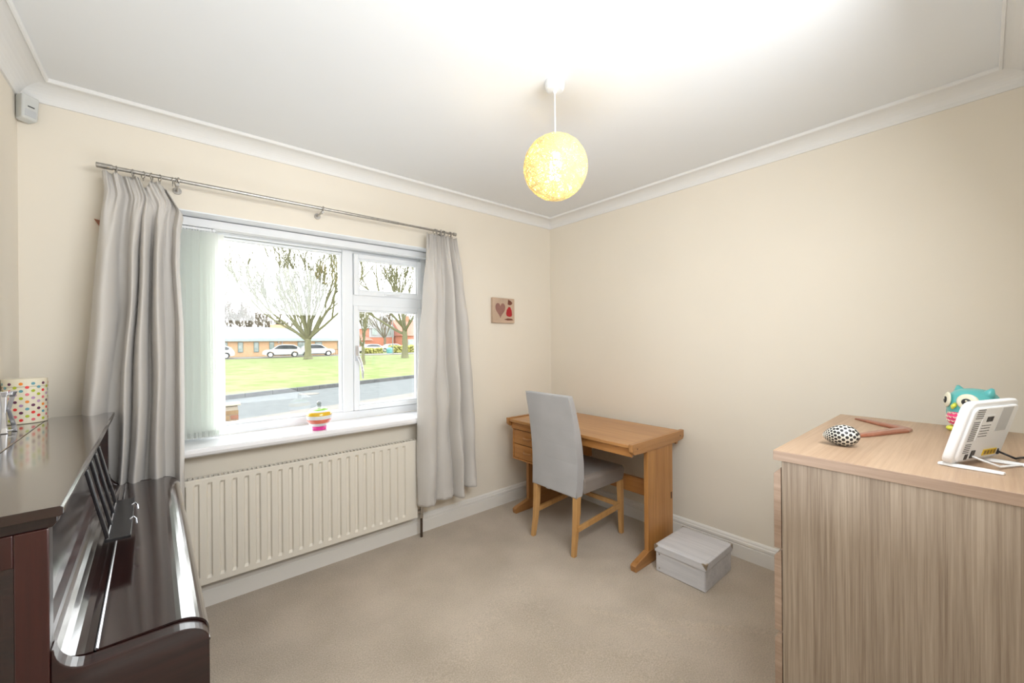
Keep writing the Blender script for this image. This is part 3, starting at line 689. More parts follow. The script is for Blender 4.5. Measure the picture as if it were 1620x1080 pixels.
# ------------------------------------------------------------------ storage box
sb = thing('storage_box', 'small pale grey cardboard storage box with metal corners, on the carpet by the desk foot', 'box', (-0.35, -1.46, 0))
bx0, bx1, by0, by1 = -0.512, -0.190, -1.602, -1.322
bm = B(); e = 0.006
prism(bm, [(bx0, by0), (bx1, by0), (bx1, by1), (bx0, by1)], 'xy', 0.002, 0.135); obj('body', bm, M['box_paper'], sb, bevel=0.002)
bm = B()
loft(bm, [(0.112, bx0-e, bx1+e, by0-e, by1+e), (0.150, bx0-e, bx1+e, by0-e, by1+e), (0.154, bx0+0.01, bx1-0.01, by0+0.01, by1-0.01)])
lid = obj('lid', bm, M['box_paper'], sb, bevel=0.003)
for cx_, cy_ in ((bx0-e, by0-e), (bx0-e, by1+e), (bx1+e, by0-e), (bx1+e, by1+e)):
    sx = 1 if cx_ < -0.35 else -1; sy = 1 if cy_ < -1.46 else -1
    bm = B(); q = 0.026; o_ = 0.0016
    P = Vector((cx_-sx*o_, cy_-sy*o_, 0.1512))
    a = P+Vector((sx*q, 0, 0)); b = P+Vector((0, sy*q, 0)); c = P+Vector((0, 0, -0.03))
    vv = [bm.verts.new(p) for p in (P, a, b, c)]
    for f in ((0,1,2),(0,1,3),(0,2,3)): bm.faces.new([vv[i] for i in f])
    co = obj('corner_guard', bm, M['corner_metal'], lid); md = co.modifiers.new('s', 'SOLIDIFY'); md.thickness = 0.0012
for (x, y, z, nx2, ny2) in [(bx0, by1-0.02, 0.10, -1, 0), (bx0, by1-0.02, 0.022, -1, 0), (bx0, by0+0.02, 0.10, -1, 0), (bx0, by0+0.02, 0.022, -1, 0)]:
    obj('rivet', one(tube, [(x-0.0025, y, z), (x+0.001, y, z)], [0.0035, 0.0045], 10), M['corner_metal'], sb)
bm = B(); box(bm, bx0-0.003, bx0, by0+0.004, by0+0.040, 0.004, 0.112); obj('fold_flap', bm, M['box_paper'], sb, bevel=0.001)

# ------------------------------------------------------------------ chest of drawers
cd = thing('chest_of_drawers', 'tall pale stained oak chest of drawers at the right edge', 'chest', (-0.88, -2.40, 0))
CX0, CX1, CY0, CY1 = -1.300, -0.462, -2.640, -2.150
obj('top', one(box, CX0, CX1, CY0, CY1, 0.972, 1.0), [M['chest_x'], M['chest_edge']], cd, bevel=0.0015)
for f in bpy.data.objects['top'].data.polygons:
    if abs(f.normal.z) < 0.5: f.material_index = 1
for xa_ in (CX0+0.004, CX1-0.022):
    obj('side_panel', one(box, xa_, xa_+0.018, CY0+0.004, CY1-0.020, 0.0, 0.972), M['chest_z'], cd, bevel=0.001)
obj('back_panel', one(box, CX0+0.022, CX1-0.022, CY0+0.004, CY0+0.010, 0.02, 0.972), M['chest_z'], cd)
obj('plinth', one(box, CX0+0.022, CX1-0.022, CY1-0.06, CY1-0.045, 0.0, 0.05), M['chest_z'], cd)
dh = 0.2325
for k in range(4):
    z1 = 0.952 - k*(dh+0.0045); z0 = z1-dh
    if k == 3: z0 = 0.028
    bm = B(); prism(bm, [(CY1-0.018, z0), (CY1, z0), (CY1, z1-0.020), (CY1-0.018, z1)], 'yz', CX0+0.004, CX1-0.004)
    d = obj('drawer', bm, M['chest_edge'], cd, bevel=0.001)
    obj('drawer_box', one(box, CX0+0.04, CX1-0.04, CY0+0.04, CY1-0.018, z0+0.02, z1-0.05), M['chest_z'], d)

# ------------------------------------------------------------------ things on the chest
# patterned egg
EC = Vector((-1.098, -2.268, 1.0305)); eax = Vector((0.30, -0.95, 0.10)).normalized()   # towards the blunt end
eR = Matrix((eax, Vector((0, 0, 1)).cross(eax).normalized(), eax.cross(Vector((0, 0, 1)).cross(eax)).normalized())).transposed()
EL, ER = 0.044, 0.0285
def egg_p(u, ph):       # u in -1 (tip) .. 1 (blunt)
    th = math.acos(max(-1, min(1, u))); r = ER*math.sin(th)*(1+0.22*math.cos(th)-0.08*math.cos(2*th))
    return Vector((EL*math.cos(th), r*math.cos(ph), r*math.sin(ph)))
egg = thing('patterned_egg', 'white egg ornament with black spots lying on the oak chest', 'ornament', (EC.x, EC.y, 1.0))
bm = B(); rows = []
for j in range(25):
    u = -math.cos(PI*j/24); n = 32
    rows.append([bm.verts.new(EC + eR @ egg_p(u, 2*PI*k/n)) for k in range(n)] if 0 < j < 24 else [bm.verts.new(EC + eR @ Vector((EL*u, 0, 0)))])
for a, b in zip(rows, rows[1:]):
    for k in range(32):
        if len(a) == 1: bm.faces.new((a[0], b[k], b[(k+1) % 32]))
        elif len(b) == 1: bm.faces.new((a[k], b[0], a[(k+1) % 32]))
        else: bm.faces.new((a[k], b[k], b[(k+1) % 32], a[(k+1) % 32]))
obj('shell', bm, M['egg_white'], egg, smooth=True)
bm = B()
for ri, u0 in enumerate((-0.93, -0.86, -0.77, -0.66, -0.52, -0.36, -0.18, 0.02, 0.23, 0.44, 0.63, 0.79, 0.91, 0.985)):
    th = math.acos(u0); rloc = ER*math.sin(th)*(1+0.22*math.cos(th)-0.08*math.cos(2*th))
    nd = 16 if u0 < -0.2 else (14 if u0 < 0.5 else (10 if u0 < 0.85 else 5))
    ds = min(0.0046, 2*PI*rloc/nd*0.40)
    for q in range(nd):
        ph = 2*PI*(q+0.5*(ri % 2))/nd
        c0 = egg_p(u0, ph); e1 = (egg_p(min(1, u0+0.02), ph)-egg_p(max(-1, u0-0.02), ph)).normalized(); e2 = Vector((0, -math.sin(ph), math.cos(ph)))
        nrm = e1.cross(e2).normalized()
        if nrm.dot(c0) < 0: nrm = -nrm
        cen = bm.verts.new(EC + eR @ (c0 + nrm*0.00045)); ringv = []
        for k in range(10):
            a_ = 2*PI*k/10; dlt = ds
            th2 = th - (math.cos(a_)*dlt)/max(0.02, EL*math.sin(th)*0.9+0.008); ph2 = ph + math.sin(a_)*dlt/max(rloc, 0.003)
            th2 = max(0.01, min(PI-0.01, th2))
            pp = egg_p(math.cos(th2), ph2)
            ringv.append(bm.verts.new(EC + eR @ (pp + nrm*0.00025)))
        for k in range(10): bm.faces.new((cen, ringv[k], ringv[(k+1) % 10]))
obj('spots', bm, M['ink'], egg)

# boomerang
bo = B()
def arm(path, ws_, ts):
    rows = []
    for i, p in enumerate(path):
        p = Vector(p); d = (Vector(path[min(i+1, len(path)-1)])-Vector(path[max(i-1, 0)])).normalized(); nn = Vector((-d.y, d.x, 0))
        w2 = ws_[i]; t2 = ts[i]
        rows.append([bo.verts.new((p.x+nn.x*o, p.y+nn.y*o, 1.0005+h)) for o, h in ((-w2, 0), (w2, 0), (w2, t2*0.6), (w2*0.5, t2), (-w2*0.5, t2), (-w2, t2*0.6))])
    for a, b in zip(rows, rows[1:]):
        for k in range(6): bo.faces.new((a[k], a[(k+1) % 6], b[(k+1) % 6], b[k]))
    bo.faces.new(rows[0]); bo.faces.new(rows[-1])
pth = [(-0.560,-2.218,0), (-0.600,-2.262,0), (-0.640,-2.305,0), (-0.672,-2.345,0), (-0.692,-2.366,0), (-0.722,-2.362,0), (-0.770,-2.342,0), (-0.835,-2.316,0), (-0.900,-2.290,0), (-0.945,-2.268,0)]
arm(pth, [0.008, 0.014, 0.017, 0.019, 0.021, 0.020, 0.018, 0.017, 0.014, 0.008], [0.006, 0.010, 0.011, 0.012, 0.012, 0.012, 0.012, 0.011, 0.010, 0.006])
obj('boomerang', bo, M['boomerang'], bevel=0.002, label='red-brown wooden boomerang lying on the oak chest behind the egg', cat='boomerang')

# owl money box
OC = Vector((-0.550, -2.522, 1.0)); oa = math.atan2(0.66, -0.75)
owl = thing('owl_money_box', 'turquoise ceramic owl with pink belly standing behind the router', 'ornament', tuple(OC), oa, local=True)
prof = [(0, 0), (0.040, 0.002), (0.052, 0.02), (0.060, 0.045), (0.064, 0.075), (0.064, 0.100), (0.058, 0.122), (0.045, 0.137), (0.028, 0.145), (0, 0.148)]
def owl_r(z):
    return interp([p[1] for p in prof], [p[0] for p in prof], z)
ob = obj('body', one(lathe, prof, (0, 0, 0), 36), M['turquoise'], owl, smooth=True)
sd = ob.modifiers.new('s', 'SUBSURF'); sd.levels = 1; sd.render_levels = 1
for sy in (-1, 1):
    bm = B(); rings = [((0.0, sy*0.038, 0.120), 0.020), ((-0.002, sy*0.046, 0.138), 0.013), ((-0.004, sy*0.052, 0.152), 0.004)]
    tube(bm, [r_[0] for r_ in rings], [r_[1] for r_ in rings], 12); obj('ear_tuft', bm, M['turquoise'], owl, smooth=True)
    d = Vector((0.86, sy*0.50, 0.10)).normalized(); c = Vector((0, 0, 0.100)) + d*0.0635
    q = d.to_track_quat('Z', 'Y').to_matrix()
    bm = B(); ellipsoid(bm, c, (0.0265, 0.0265, 0.006), 24, 8, rot=q); ey = obj('eye', bm, M['cream_glaze'], owl, smooth=True)
    bm = B(); ellipsoid(bm, c + d*0.0062 + Vector((0, -sy*0.002, -0.001)), (0.0120, 0.0120, 0.0032), 18, 6, rot=q); obj('pupil', bm, M['ink'], ey, smooth=True)
    bm = B(); ellipsoid(bm, c + d*0.0095 + Vector((0, -sy*0.002, 0.003)), (0.003, 0.003, 0.001), 10, 4, rot=q); obj('glint', bm, M['cream_glaze'], ey)
    bm = B(); ellipsoid(bm, (0.050, sy*0.020, 0.010), (0.018, 0.014, 0.010), 14, 8); obj('foot', bm, M['yellow_glaze'], owl, smooth=True)
    bm = B(); ellipsoid(bm, (-0.004, sy*0.062, 0.062), (0.030, 0.009, 0.036), 18, 10); obj('wing', bm, M['turquoise'], owl, smooth=True)
bm = B(); tube(bm, [(0.058, 0, 0.094), (0.070, 0, 0.086), (0.072, 0, 0.078)], [0.008, 0.006, 0.002], 10); obj('beak', bm, M['yellow_glaze'], owl, smooth=True)
bm = B(); ellipsoid(bm, (0.026, 0, 0.046), (0.044, 0.047, 0.038), 28, 16); be = obj('belly', bm, M['pink'], owl, smooth=True)
bm = B()
for r_i, zf in enumerate((0.065, 0.052, 0.039, 0.026)):
    for q_ in range(-3, 4):
        yy = (q_+0.5*(r_i % 2))*0.013
        if abs(yy) > 0.036: continue
        pts = []
        for k in range(5):
            y2 = yy-0.0045+0.009*k/4; z2 = zf-0.004*math.sin(PI*k/4)
            s2 = 1-(y2/0.047)**2-((z2-0.046)/0.038)**2
            if s2 <= 0.02: break
            pts.append((0.026+0.0448*math.sqrt(s2), y2, z2))
        if len(pts) == 5: tube(bm, pts, 0.0013, 5)
obj('feather_marks', bm, M['cream_glaze'], be)

# router, seen from behind
ra = Vector((0.235, -0.105, 0)); rlen = 0.205
rang = math.atan2(-0.095, 0.235)
rt_ = thing('wifi_router', 'white upright broadband router on two stand feet, on the oak chest', 'router', (-1.160, -2.478, 1.0), rang, local=True)
# local x runs along the bottom edge, local -y is the back that faces the camera, leaning towards +y with height
lean = -0.27
def RP(x, t, z): return (x, t + lean*z, z)
bm = B()
def rounded(x0, x1, z0, z1, r, n=6):
    pts = []
    for cx_, cz_, a0 in ((x1-r, z0+r, -PI/2), (x1-r, z1-r, 0), (x0+r, z1-r, PI/2), (x0+r, z0+r, PI)):
        for k in range(n+1): pts.append((cx_+r*math.cos(a0+PI/2*k/n), cz_+r*math.sin(a0+PI/2*k/n)))
    return pts
def shell(bm, outl, t0, t1):
    A = [bm.verts.new(RP(x, t0, z)) for x, z in outl]; Bv = [bm.verts.new(RP(x, t1, z)) for x, z in outl]
    bm.faces.new(A); bm.faces.new(Bv)
    for i in range(len(outl)): bm.faces.new((A[i], A[(i+1) % len(outl)], Bv[(i+1) % len(outl)], Bv[i]))
RW, RH, ZB = 0.208, 0.160, 0.006
shell(bm, rounded(0, RW, ZB, ZB+RH, 0.022), -0.010, 0.010); obj('casing', bm, M['white_plastic'], rt_, bevel=0.006, segs=3)
bm = B(); shell(bm, rounded(0.010, RW-0.010, ZB+0.008, ZB+RH-0.014, 0.014), -0.016, -0.008)
bk = obj('back_cover', bm, M['white_plastic'], rt_, bevel=0.004)
bm = B()
for k in range(22):
    if k in (5, 16): continue
    z = ZB+0.030+k*0.0052
    hexa(bm, [RP(0.022, -0.0166, z), RP(0.046+(0.006 if k > 16 else 0), -0.0166, z), RP(0.046+(0.006 if k > 16 else 0), -0.0155, z), RP(0.022, -0.0155, z),
              RP(0.022, -0.0166, z+0.0017), RP(0.046+(0.006 if k > 16 else 0), -0.0166, z+0.0017), RP(0.046+(0.006 if k > 16 else 0), -0.0155, z+0.0017), RP(0.022, -0.0155, z+0.0017)])
obj('vent_slots', bm, M['ink'], bk)
def plate(bm, x0, x1, z0, z1, t=-0.0168):
    hexa(bm, [RP(x0, t, z0), RP(x1, t, z0), RP(x1, -0.0155, z0), RP(x0, -0.0155, z0), RP(x0, t, z1), RP(x1, t, z1), RP(x1, -0.0155, z1), RP(x0, -0.0155, z1)])
bm = B(); plate(bm, 0.052, 0.100, ZB+0.062, ZB+0.125); lb = obj('label_plate', bm, M['grey_plastic'], bk, label='pale grey data label')
lb.data.materials[0] = M['white_plastic']
bm = B(); r3 = random.Random(5)
for k in range(9): plate(bm, 0.070+k*0.0032, 0.070+k*0.0032+r3.choice((0.0010, 0.0018, 0.0024)), ZB+0.108, ZB+0.121, -0.0172)
for row_, zt in enumerate((0.098, 0.091, 0.084, 0.077, 0.070)):
    x = 0.058
    while x < 0.094: wv = r3.uniform(0.002, 0.006); plate(bm, x, x+wv, ZB+zt, ZB+zt+0.0018, -0.0172); x += wv+0.0018
obj('label_print', bm, M['grey_plastic'] if False else M['ink'], bk)
bm = B(); plate(bm, 0.124, 0.172, ZB+0.080, ZB+0.142, -0.0165); obj('recess', bm, M['grey_plastic'], bk, bevel=0.001)
bm = B(); plate(bm, 0.110, 0.167, ZB+0.016, ZB+0.032, -0.0175); pn = obj('port_strip', bm, M['yellow_port'], bk)
bm = B()
for k in range(4): plate(bm, 0.114+k*0.0135, 0.122+k*0.0135, ZB+0.019, ZB+0.029, -0.0182)
obj('sockets', bm, mat('socket_dark', (0.30, 0.18, 0.02), 0.5, noise=(30, 0.1)), bk)
bm = B(); plate(bm, 0.058, 0.072, ZB+0.014, ZB+0.034, -0.0180); plate(bm, 0.036, 0.047, ZB+0.012, ZB+0.026, -0.0172); obj('black_sockets', bm, M['ink'], bk)
for xf in (0.024, 0.165):
    bm = B()
    pts = [(xf-0.006, 0.015, 0.004), (xf, -0.02, 0.005), (xf+0.012, -0.055, 0.0045), (xf+0.020, -0.088, 0.004)]
    rows = []
    for (x, y, z), w2 in zip(pts, (0.010, 0.010, 0.009, 0.006)):
        rows.append([bm.verts.new((x-w2, y, 0.0006)), bm.verts.new((x+w2, y, 0.0006)), bm.verts.new((x+w2*0.7, y, z+0.003)), bm.verts.new((x-w2*0.7, y, z+0.003))])
    for a, b in zip(rows, rows[1:]):
        for k in range(4): bm.faces.new((a[k], a[(k+1) % 4], b[(k+1) % 4], b[k]))
    bm.faces.new(rows[0]); bm.faces.new(rows[-1])
    obj('stand_foot', bm, M['white_plastic'], rt_, bevel=0.002)
# cables are things of their own
def W(x, y, z):
    c, s_ = math.cos(rang), math.sin(rang); return (-1.160+c*x-s_*y, -2.478+s_*x+c*y, 1.0+z)
bm = B(); tube(bm, [W(0.065, -0.012, 0.030), W(0.070, -0.035, 0.020), W(0.095, -0.060, 0.006), (-1.03, -2.60, 1.0035), (-0.97, -2.640, 1.0035)], 0.0026, 8)
obj('cable', bm, M['white_plastic'], smooth=True, label='thin white cable trailing from the back of the router', cat='cable')
kb = thing('cable', 'black cable plugged into the right side of the router', 'cable', W(0.18, -0.02, 0.02))
bm = B(); box(bm, *(lambda p: (p[0]-0.010, p[0]+0.010, p[1]-0.010, p[1]+0.008, p[2]-0.008, p[2]+0.008))(W(0.182, -0.014, 0.028))); obj('plug', bm, M['black'], kb, bevel=0.002)
bm = B(); tube(bm, [W(0.182, -0.024, 0.026), W(0.190, -0.050, 0.014), (-0.93, -2.605, 1.004), (-0.86, -2.650, 1.0035)], 0.0026, 8); obj('lead', bm, M['black'], kb, smooth=True)

# ------------------------------------------------------------------ striped jar on the sill
jar = thing('striped_jar', 'round glossy jar with rainbow stripes and grey knob, on the window sill', 'jar', (-1.972, -0.035, 0.816))
jp = [(0.0, 0.0), (0.032, 0.0), (0.034, 0.004), (0.034, 0.020), (0.037, 0.021), (0.044, 0.028), (0.049, 0.036), (0.0535, 0.044), (0.0565, 0.056), (0.0585, 0.066), (0.059, 0.074), (0.0565, 0.086), (0.052, 0.092), (0.043, 0.100), (0.032, 0.108), (0.020, 0.111), (0.014, 0.113), (0.012, 0.116), (0.010, 0.119), (0.010, 0.130), (0.012, 0.132), (0.007, 0.142), (0, 0.143)]
jp = [(r_*1.17, z_*1.15) for r_, z_ in jp]
cols = [M['white_glass'], M['j_magenta'], M['j_coral'], M['j_mustard'], M['j_lime'], M['j_grey']]
def ja(i): return {1:1,2:1,6:2,7:2,10:3,11:3,13:4,14:4}.get(i, 5 if i >= 17 else 0)
jb = obj('body', one(lathe, jp[:18], (-1.972, -0.035, 0.816), 36, mat_at=ja), cols, jar, smooth=True)
obj('knob', one(lathe, [(0.0, 0.1290)] + jp[17:], (-1.972, -0.035, 0.816), 24), M['j_grey'], jar, smooth=True)

# ------------------------------------------------------------------ piano (local frame: x out from the wall, y along its length away from the camera)
PA = 0.030
PO = Vector((-3.052, -1.478, 0.0))
pn_ = thing('upright_piano', 'glossy dark mahogany upright piano standing along the left wall', 'piano', tuple(PO), PA, local=True)
PL = 1.30; FX = 0.262           # length, front of the upper case
obj('top_lid', one(box, 0.0, 0.098, 0.0, PL, 1.016, 1.034), M['piano'], pn_, bevel=0.003)
bm = B(); prism(bm, [(0.100, 1.016), (FX+0.014, 1.016), (FX+0.019, 1.020), (FX+0.019, 1.030), (FX+0.015, 1.034), (0.100, 1.034)], 'xz', -0.016, PL+0.012)
obj('top_flap', bm, M['piano'], pn_, bevel=0.001)
bm = B(); prism(bm, [(0.0, 0.996), (FX+0.004, 0.996), (FX+0.011, 1.005), (FX+0.011, 1.016), (0.0, 1.016)], 'xz', -0.006, PL+0.004); obj('cornice', bm, M['piano_end'], pn_, bevel=0.002)
# two case ends, each with frame and recessed panel
for ya, yb, out in ((0.0, 0.03, -1), (PL-0.03, PL, 1)):
    bm = B(); box(bm, 0.0, FX, ya, yb, 0.0, 0.996)
    sd_ = obj('case_end', bm, M['piano_end'], pn_)
    bm = B(); yo = ya-0.008 if out < 0 else yb; 
    box(bm, FX-0.040, FX, yo, yo+0.008, 0.0, 0.996); box(bm, 0.0, 0.04, yo, yo+0.008, 0.0, 0.996); box(bm, 0.04, FX-0.040, yo, yo+0.008, 0.94, 0.996)
    obj('end_stile', bm, M['piano_red'], sd_, bevel=0.002)
    bm = B(); prism(bm, [(FX-0.040, yo+0.008), (FX-0.040, yo+0.001), (FX-0.052, yo+0.006), (FX-0.058, yo+0.008)], 'xy', 0.0, 0.94)
    obj('end_moulding', bm, M['piano_end'], sd_)
# upper front panel, moulding and music desk
obj('upper_panel', one(box, FX-0.030, FX-0.014, 0.03, PL-0.03, 0.80, 0.996), M['piano'], pn_)
bm = B(); prism(bm, [(FX-0.014, 0.805), (FX-0.002, 0.800), (FX+0.000, 0.788), (FX-0.008, 0.780), (FX-0.03, 0.780), (FX-0.03, 0.805)], 'xz', 0.03, PL-0.03); obj('panel_rail', bm, M['piano_red'], pn_)
# key lid : fixed cove and hinged flap
bm = B(); cv = [(FX-0.03, 0.60), (FX-0.03, 0.782)]
for k in range(9):
    a = PI/2*k/8; cv.append((FX-0.012+0.062*(1-math.cos(a)) - 0.0, 0.780-0.050*math.sin(a)))
cv += [(FX+0.052, 0.60)]
prism(bm, cv, 'xz', 0.034, PL-0.034); kl = obj('fallboard', bm, M['piano'], pn_, smooth=False)
bm = B(); fl = [(FX+0.054, 0.712), (FX+0.054, 0.7305), (FX+0.172, 0.7315)]
for k in range(1, 11):
    a = PI/2*k/10; fl.append((FX+0.172+0.056*math.sin(a), 0.6915+0.040*math.cos(a)))
fl += [(FX+0.2285, 0.655), (FX+0.216, 0.655), (FX+0.214, 0.69), (FX+0.17, 0.712)]
prism(bm, fl, 'xz', 0.034, PL-0.034); lid_ = obj('key_lid', bm, M['piano'], pn_)
obj('hinge_strip', one(tube, [(FX+0.054, 0.034, 0.7312), (FX+0.054, PL-0.034, 0.7312)], 0.0028, 8), M['hinge'], lid_)
obj('lid_lip', one(tube, [(FX+0.2265, 0.034, 0.664), (FX+0.2265, PL-0.034, 0.664)], 0.0042, 8), M['hinge'] if False else M['piano'], lid_)
# key cheeks (ends of the keyboard) that close off the lid
for ya, yb in ((-0.004, 0.032), (PL-0.032, PL+0.002)):
    ck = [(FX-0.0, 0.50), (FX-0.0, 0.778)]
    for k in range(9):
        a = PI/2*k/8; ck.append((FX+0.004+0.044*(1-math.cos(a)), 0.776-0.048*math.sin(a)))
    ck += [(FX+0.168, 0.727)]
    for k in range(1, 11):
        a = PI/2*k/10; ck.append((FX+0.168+0.058*math.sin(a), 0.686+0.041*math.cos(a)))
    ck += [(FX+0.226, 0.50)]
    bm = B(); prism(bm, ck, 'xz', ya, yb); obj('key_cheek', bm, M['piano_end'], pn_, bevel=0.003)
obj('key_slip', one(box, FX+0.19, FX+0.215, 0.032, PL-0.032, 0.56, 0.655), M['piano'], pn_, bevel=0.003)
obj('key_bed', one(box, 0.02, FX+0.222, 0.0, PL, 0.50, 0.56), M['piano'], pn_, bevel=0.004)
obj('lower_panel', one(box, FX-0.03, FX-0.012, 0.03, PL-0.03, 0.08, 0.50), M['piano'], pn_)
obj('base_rail', one(box, 0.0, FX+0.01, 0.0, PL, 0.0, 0.08), M['piano'], pn_, bevel=0.003)
for ya in (0.0, PL-0.05):
    bm = B(); loft(bm, [(0.06, FX+0.165, FX+0.205, ya+0.005, ya+0.045), (0.30, FX+0.16, FX+0.21, ya, ya+0.05), (0.50, FX+0.15, FX+0.215, ya, ya+0.05)])
    box(bm, FX, FX+0.22, ya, ya+0.05, 0.0, 0.06); obj('leg', bm, M['piano'], pn_, bevel=0.004)
obj('back_post', one(box, -0.02, 0.0, 0.02, PL-0.02, 0.05, 1.0), M['dark_wood'], pn_)
# music desk: slanted black bars with a folding ledge (a part of the piano)
m0 = obj('music_desk', one(box, FX-0.012, FX+0.006, 0.41, 0.80, 0.985, 0.995), M['piano_black'], pn_)
for k in range(4):
    y = 0.445 + 0.108*k; bm = B(); wv = 0.009
    p0 = Vector((FX+0.006, y, 0.992)); p1 = Vector((FX+0.045, y, 0.800))
    hexa(bm, [(p1.x-0.003, y-wv, p1.z), (p1.x+0.005, y-wv, p1.z), (p1.x+0.005, y+wv, p1.z), (p1.x-0.003, y+wv, p1.z), (p0.x-0.003, y-wv, p0.z), (p0.x+0.005, y-wv, p0.z), (p0.x+0.005, y+wv, p0.z), (p0.x-0.003, y+wv, p0.z)])
    obj('desk_bar', bm, M['piano_black'], m0, bevel=0.002)
bm = B(); box(bm, FX+0.040, FX+0.092, 0.432, 0.790, 0.792, 0.801); dl_ = obj('desk_ledge', bm, M['piano_black'], m0, bevel=0.0015)
bm = B()
for y in (0.56, 0.70):
    tube(bm, [(FX+0.086, y, 0.802), (FX+0.094, y+0.004, 0.806), (FX+0.100, y-0.008, 0.802), (FX+0.102, y-0.03, 0.794)], 0.0022, 6)
obj('page_clip', bm, M['hinge'], dl_, kind='stuff')
obj('ledge_hinge', one(tube, [(FX+0.046, 0.436, 0.802), (FX+0.046, 0.786, 0.802)], 0.0022, 6), M['hinge'], dl_)

# ------------------------------------------------------------------ on the piano
TC = Vector((-3.040, -0.245, 1.0345)); TR, TH = 0.055, 0.163
tin = thing('polka_dot_tin', 'cream round tin with multicoloured polka dots on the piano', 'tin', tuple(TC))
obj('body', one(lathe, [(0, 0), (TR-0.002, 0), (TR, 0.002), (TR, TH-0.03), (TR-0.001, TH-0.029), (0, TH-0.029)], TC, 48), M['tin_cream'], tin, smooth=False)
obj('lid', one(lathe, [(0, TH-0.028), (TR+0.001, TH-0.028), (TR+0.001, TH-0.002), (TR-0.002, TH), (0, TH)], TC, 48), M['tin_cream'], tin)
dn = ['red', 'orange', 'green', 'plum', 'rose', 'teal', 'lilac']; bm = B(); r5 = random.Random(11)
NC = 24
for c_ in range(NC):
    for q in range(6):
        z = 0.014 + 0.0262*q + (0.0131 if c_ % 2 else 0)
        if z > TH-0.010: continue
        ph = 2*PI*c_/NC; rr_ = TR+0.0004 + (0.001 if z > TH-0.034 else 0); mi = (c_*2+q*3+(c_//3)) % 7
        R0 = 0.0052
        cen = bm.verts.new(TC+Vector((rr_*math.cos(ph)*1.001, rr_*math.sin(ph)*1.001, z)))
        rv = [bm.verts.new(TC+Vector((rr_*math.cos(ph+R0*math.cos(2*PI*k/12)/TR), rr_*math.sin(ph+R0*math.cos(2*PI*k/12)/TR), z+R0*math.sin(2*PI*k/12)))) for k in range(12)]
        for k in range(12):
            f = bm.faces.new((cen, rv[k], rv[(k+1) % 12])); f.material_index = mi
obj('polka_dots', bm, [M['d_'+n_] for n_ in dn], tin)

# silver photo frame at the very left edge, standing at an angle
pf = thing('photo_frame', 'small silver metal photo frame on the piano at the left edge', 'photo frame', (-3.062, -0.500, 1.0345), math.radians(5), local=True)
bm = B()
box(bm, -0.03, 0.042, -0.006, 0.004, 0.006, 0.012); box(bm, -0.03, 0.042, -0.006, 0.004, 0.122, 0.130)
obj('frame_bar', bm, M['steel_frame'], pf, bevel=0.002)
bm = B()
for x in (-0.032, 0.020):
    loft(bm, [(0.0, x-0.004, x+0.012, -0.010, 0.006), (0.018, x-0.002, x+0.010, -0.008, 0.004), (0.068, x, x+0.008, -0.007, 0.003), (0.118, x-0.002, x+0.010, -0.008, 0.004), (0.136, x-0.005, x+0.014, -0.010, 0.006)])
obj('frame_post', bm, M['steel_frame'], pf, bevel=0.002)
bm = B(); loft(bm, [(0.0, 0.034, 0.048, 0.030, 0.042), (0.02, 0.035, 0.046, 0.028, 0.038), (0.075, 0.026, 0.036, 0.010, 0.018), (0.118, 0.034, 0.046, 0.004, 0.012), (0.136, 0.034, 0.052, -0.004, 0.010)]); obj('strut', bm, M['steel_frame'], pf, bevel=0.002)
obj('photo', one(box, -0.026, 0.022, -0.002, 0.001, 0.012, 0.122), M['grey_plastic'], pf)
# ================================================================== outside
GZ = -0.5
def gmat(name, ca, cb, scale, rough=0.95, bump=0.4):
    m = mat(name, ca, rough, spec=0.1); nt = m.node_tree; L = nt.links; b = nt.nodes['Principled BSDF']; t = nt.nodes.new('ShaderNodeTexCoord')
    n = nt.nodes.new('ShaderNodeTexNoise'); n.inputs['Scale'].default_value = scale; n.inputs['Detail'].default_value = 8; n.inputs['Roughness'].default_value = 0.7
    r = nt.nodes.new('ShaderNodeValToRGB'); r.color_ramp.elements[0].position = 0.35; r.color_ramp.elements[1].position = 0.68
    r.color_ramp.elements[0].color = (*ca, 1); r.color_ramp.elements[1].color = (*cb, 1)
    L.new(t.outputs['Object'], n.inputs['Vector']); L.new(n.outputs['Fac'], r.inputs[0]); L.new(r.outputs[0], b.inputs['Base Color'])
    return m
M['grass'] = gmat('lawn_grass', (0.105, 0.135, 0.036), (0.195, 0.215, 0.098), 0.9)
M['asphalt'] = gmat('asphalt', (0.095, 0.100, 0.098), (0.125, 0.130, 0.126), 3.0)
M['paving'] = gmat('pale_paving', (0.145, 0.135, 0.118), (0.18, 0.165, 0.145), 4.0)
M['kerb'] = gmat('kerb_stone', (0.067, 0.068, 0.070), (0.114, 0.114, 0.110), 9.0)
M['bark'] = gmat('bark', (0.104, 0.103, 0.057), (0.162, 0.152, 0.091), 7.0)
M['twig'] = gmat('twigs', (0.104, 0.085, 0.061), (0.162, 0.133, 0.095), 9.0)
M['tan_brick'] = gmat('tan_brick', (0.43, 0.27, 0.155), (0.53, 0.35, 0.215), 6.0)
M['red_brick'] = gmat('red_brick', (0.342, 0.133, 0.085), (0.456, 0.199, 0.133), 6.0)
M['roof'] = gmat('pale_roof', (0.190, 0.199, 0.218), (0.247, 0.257, 0.275), 1.0)
M['fascia'] = mat('grey_green_fascia', (0.266, 0.323, 0.314), 0.5, noise=(3, 0.05))
M['teal'] = mat('teal_frame', (0.095, 0.171, 0.162), 0.4, noise=(5, 0.1))
M['far_glass'] = mat('far_window_glass', (0.209, 0.247, 0.228), 0.1, noise=(2, 0.2))
M['white_clad'] = mat('white_cladding', (0.304, 0.304, 0.314), 0.6, noise=(4, 0.05))
M['car_white'] = mat('car_paint_white', (0.380, 0.380, 0.389), 0.25, coat=0.8, noise=(2, 0.02))
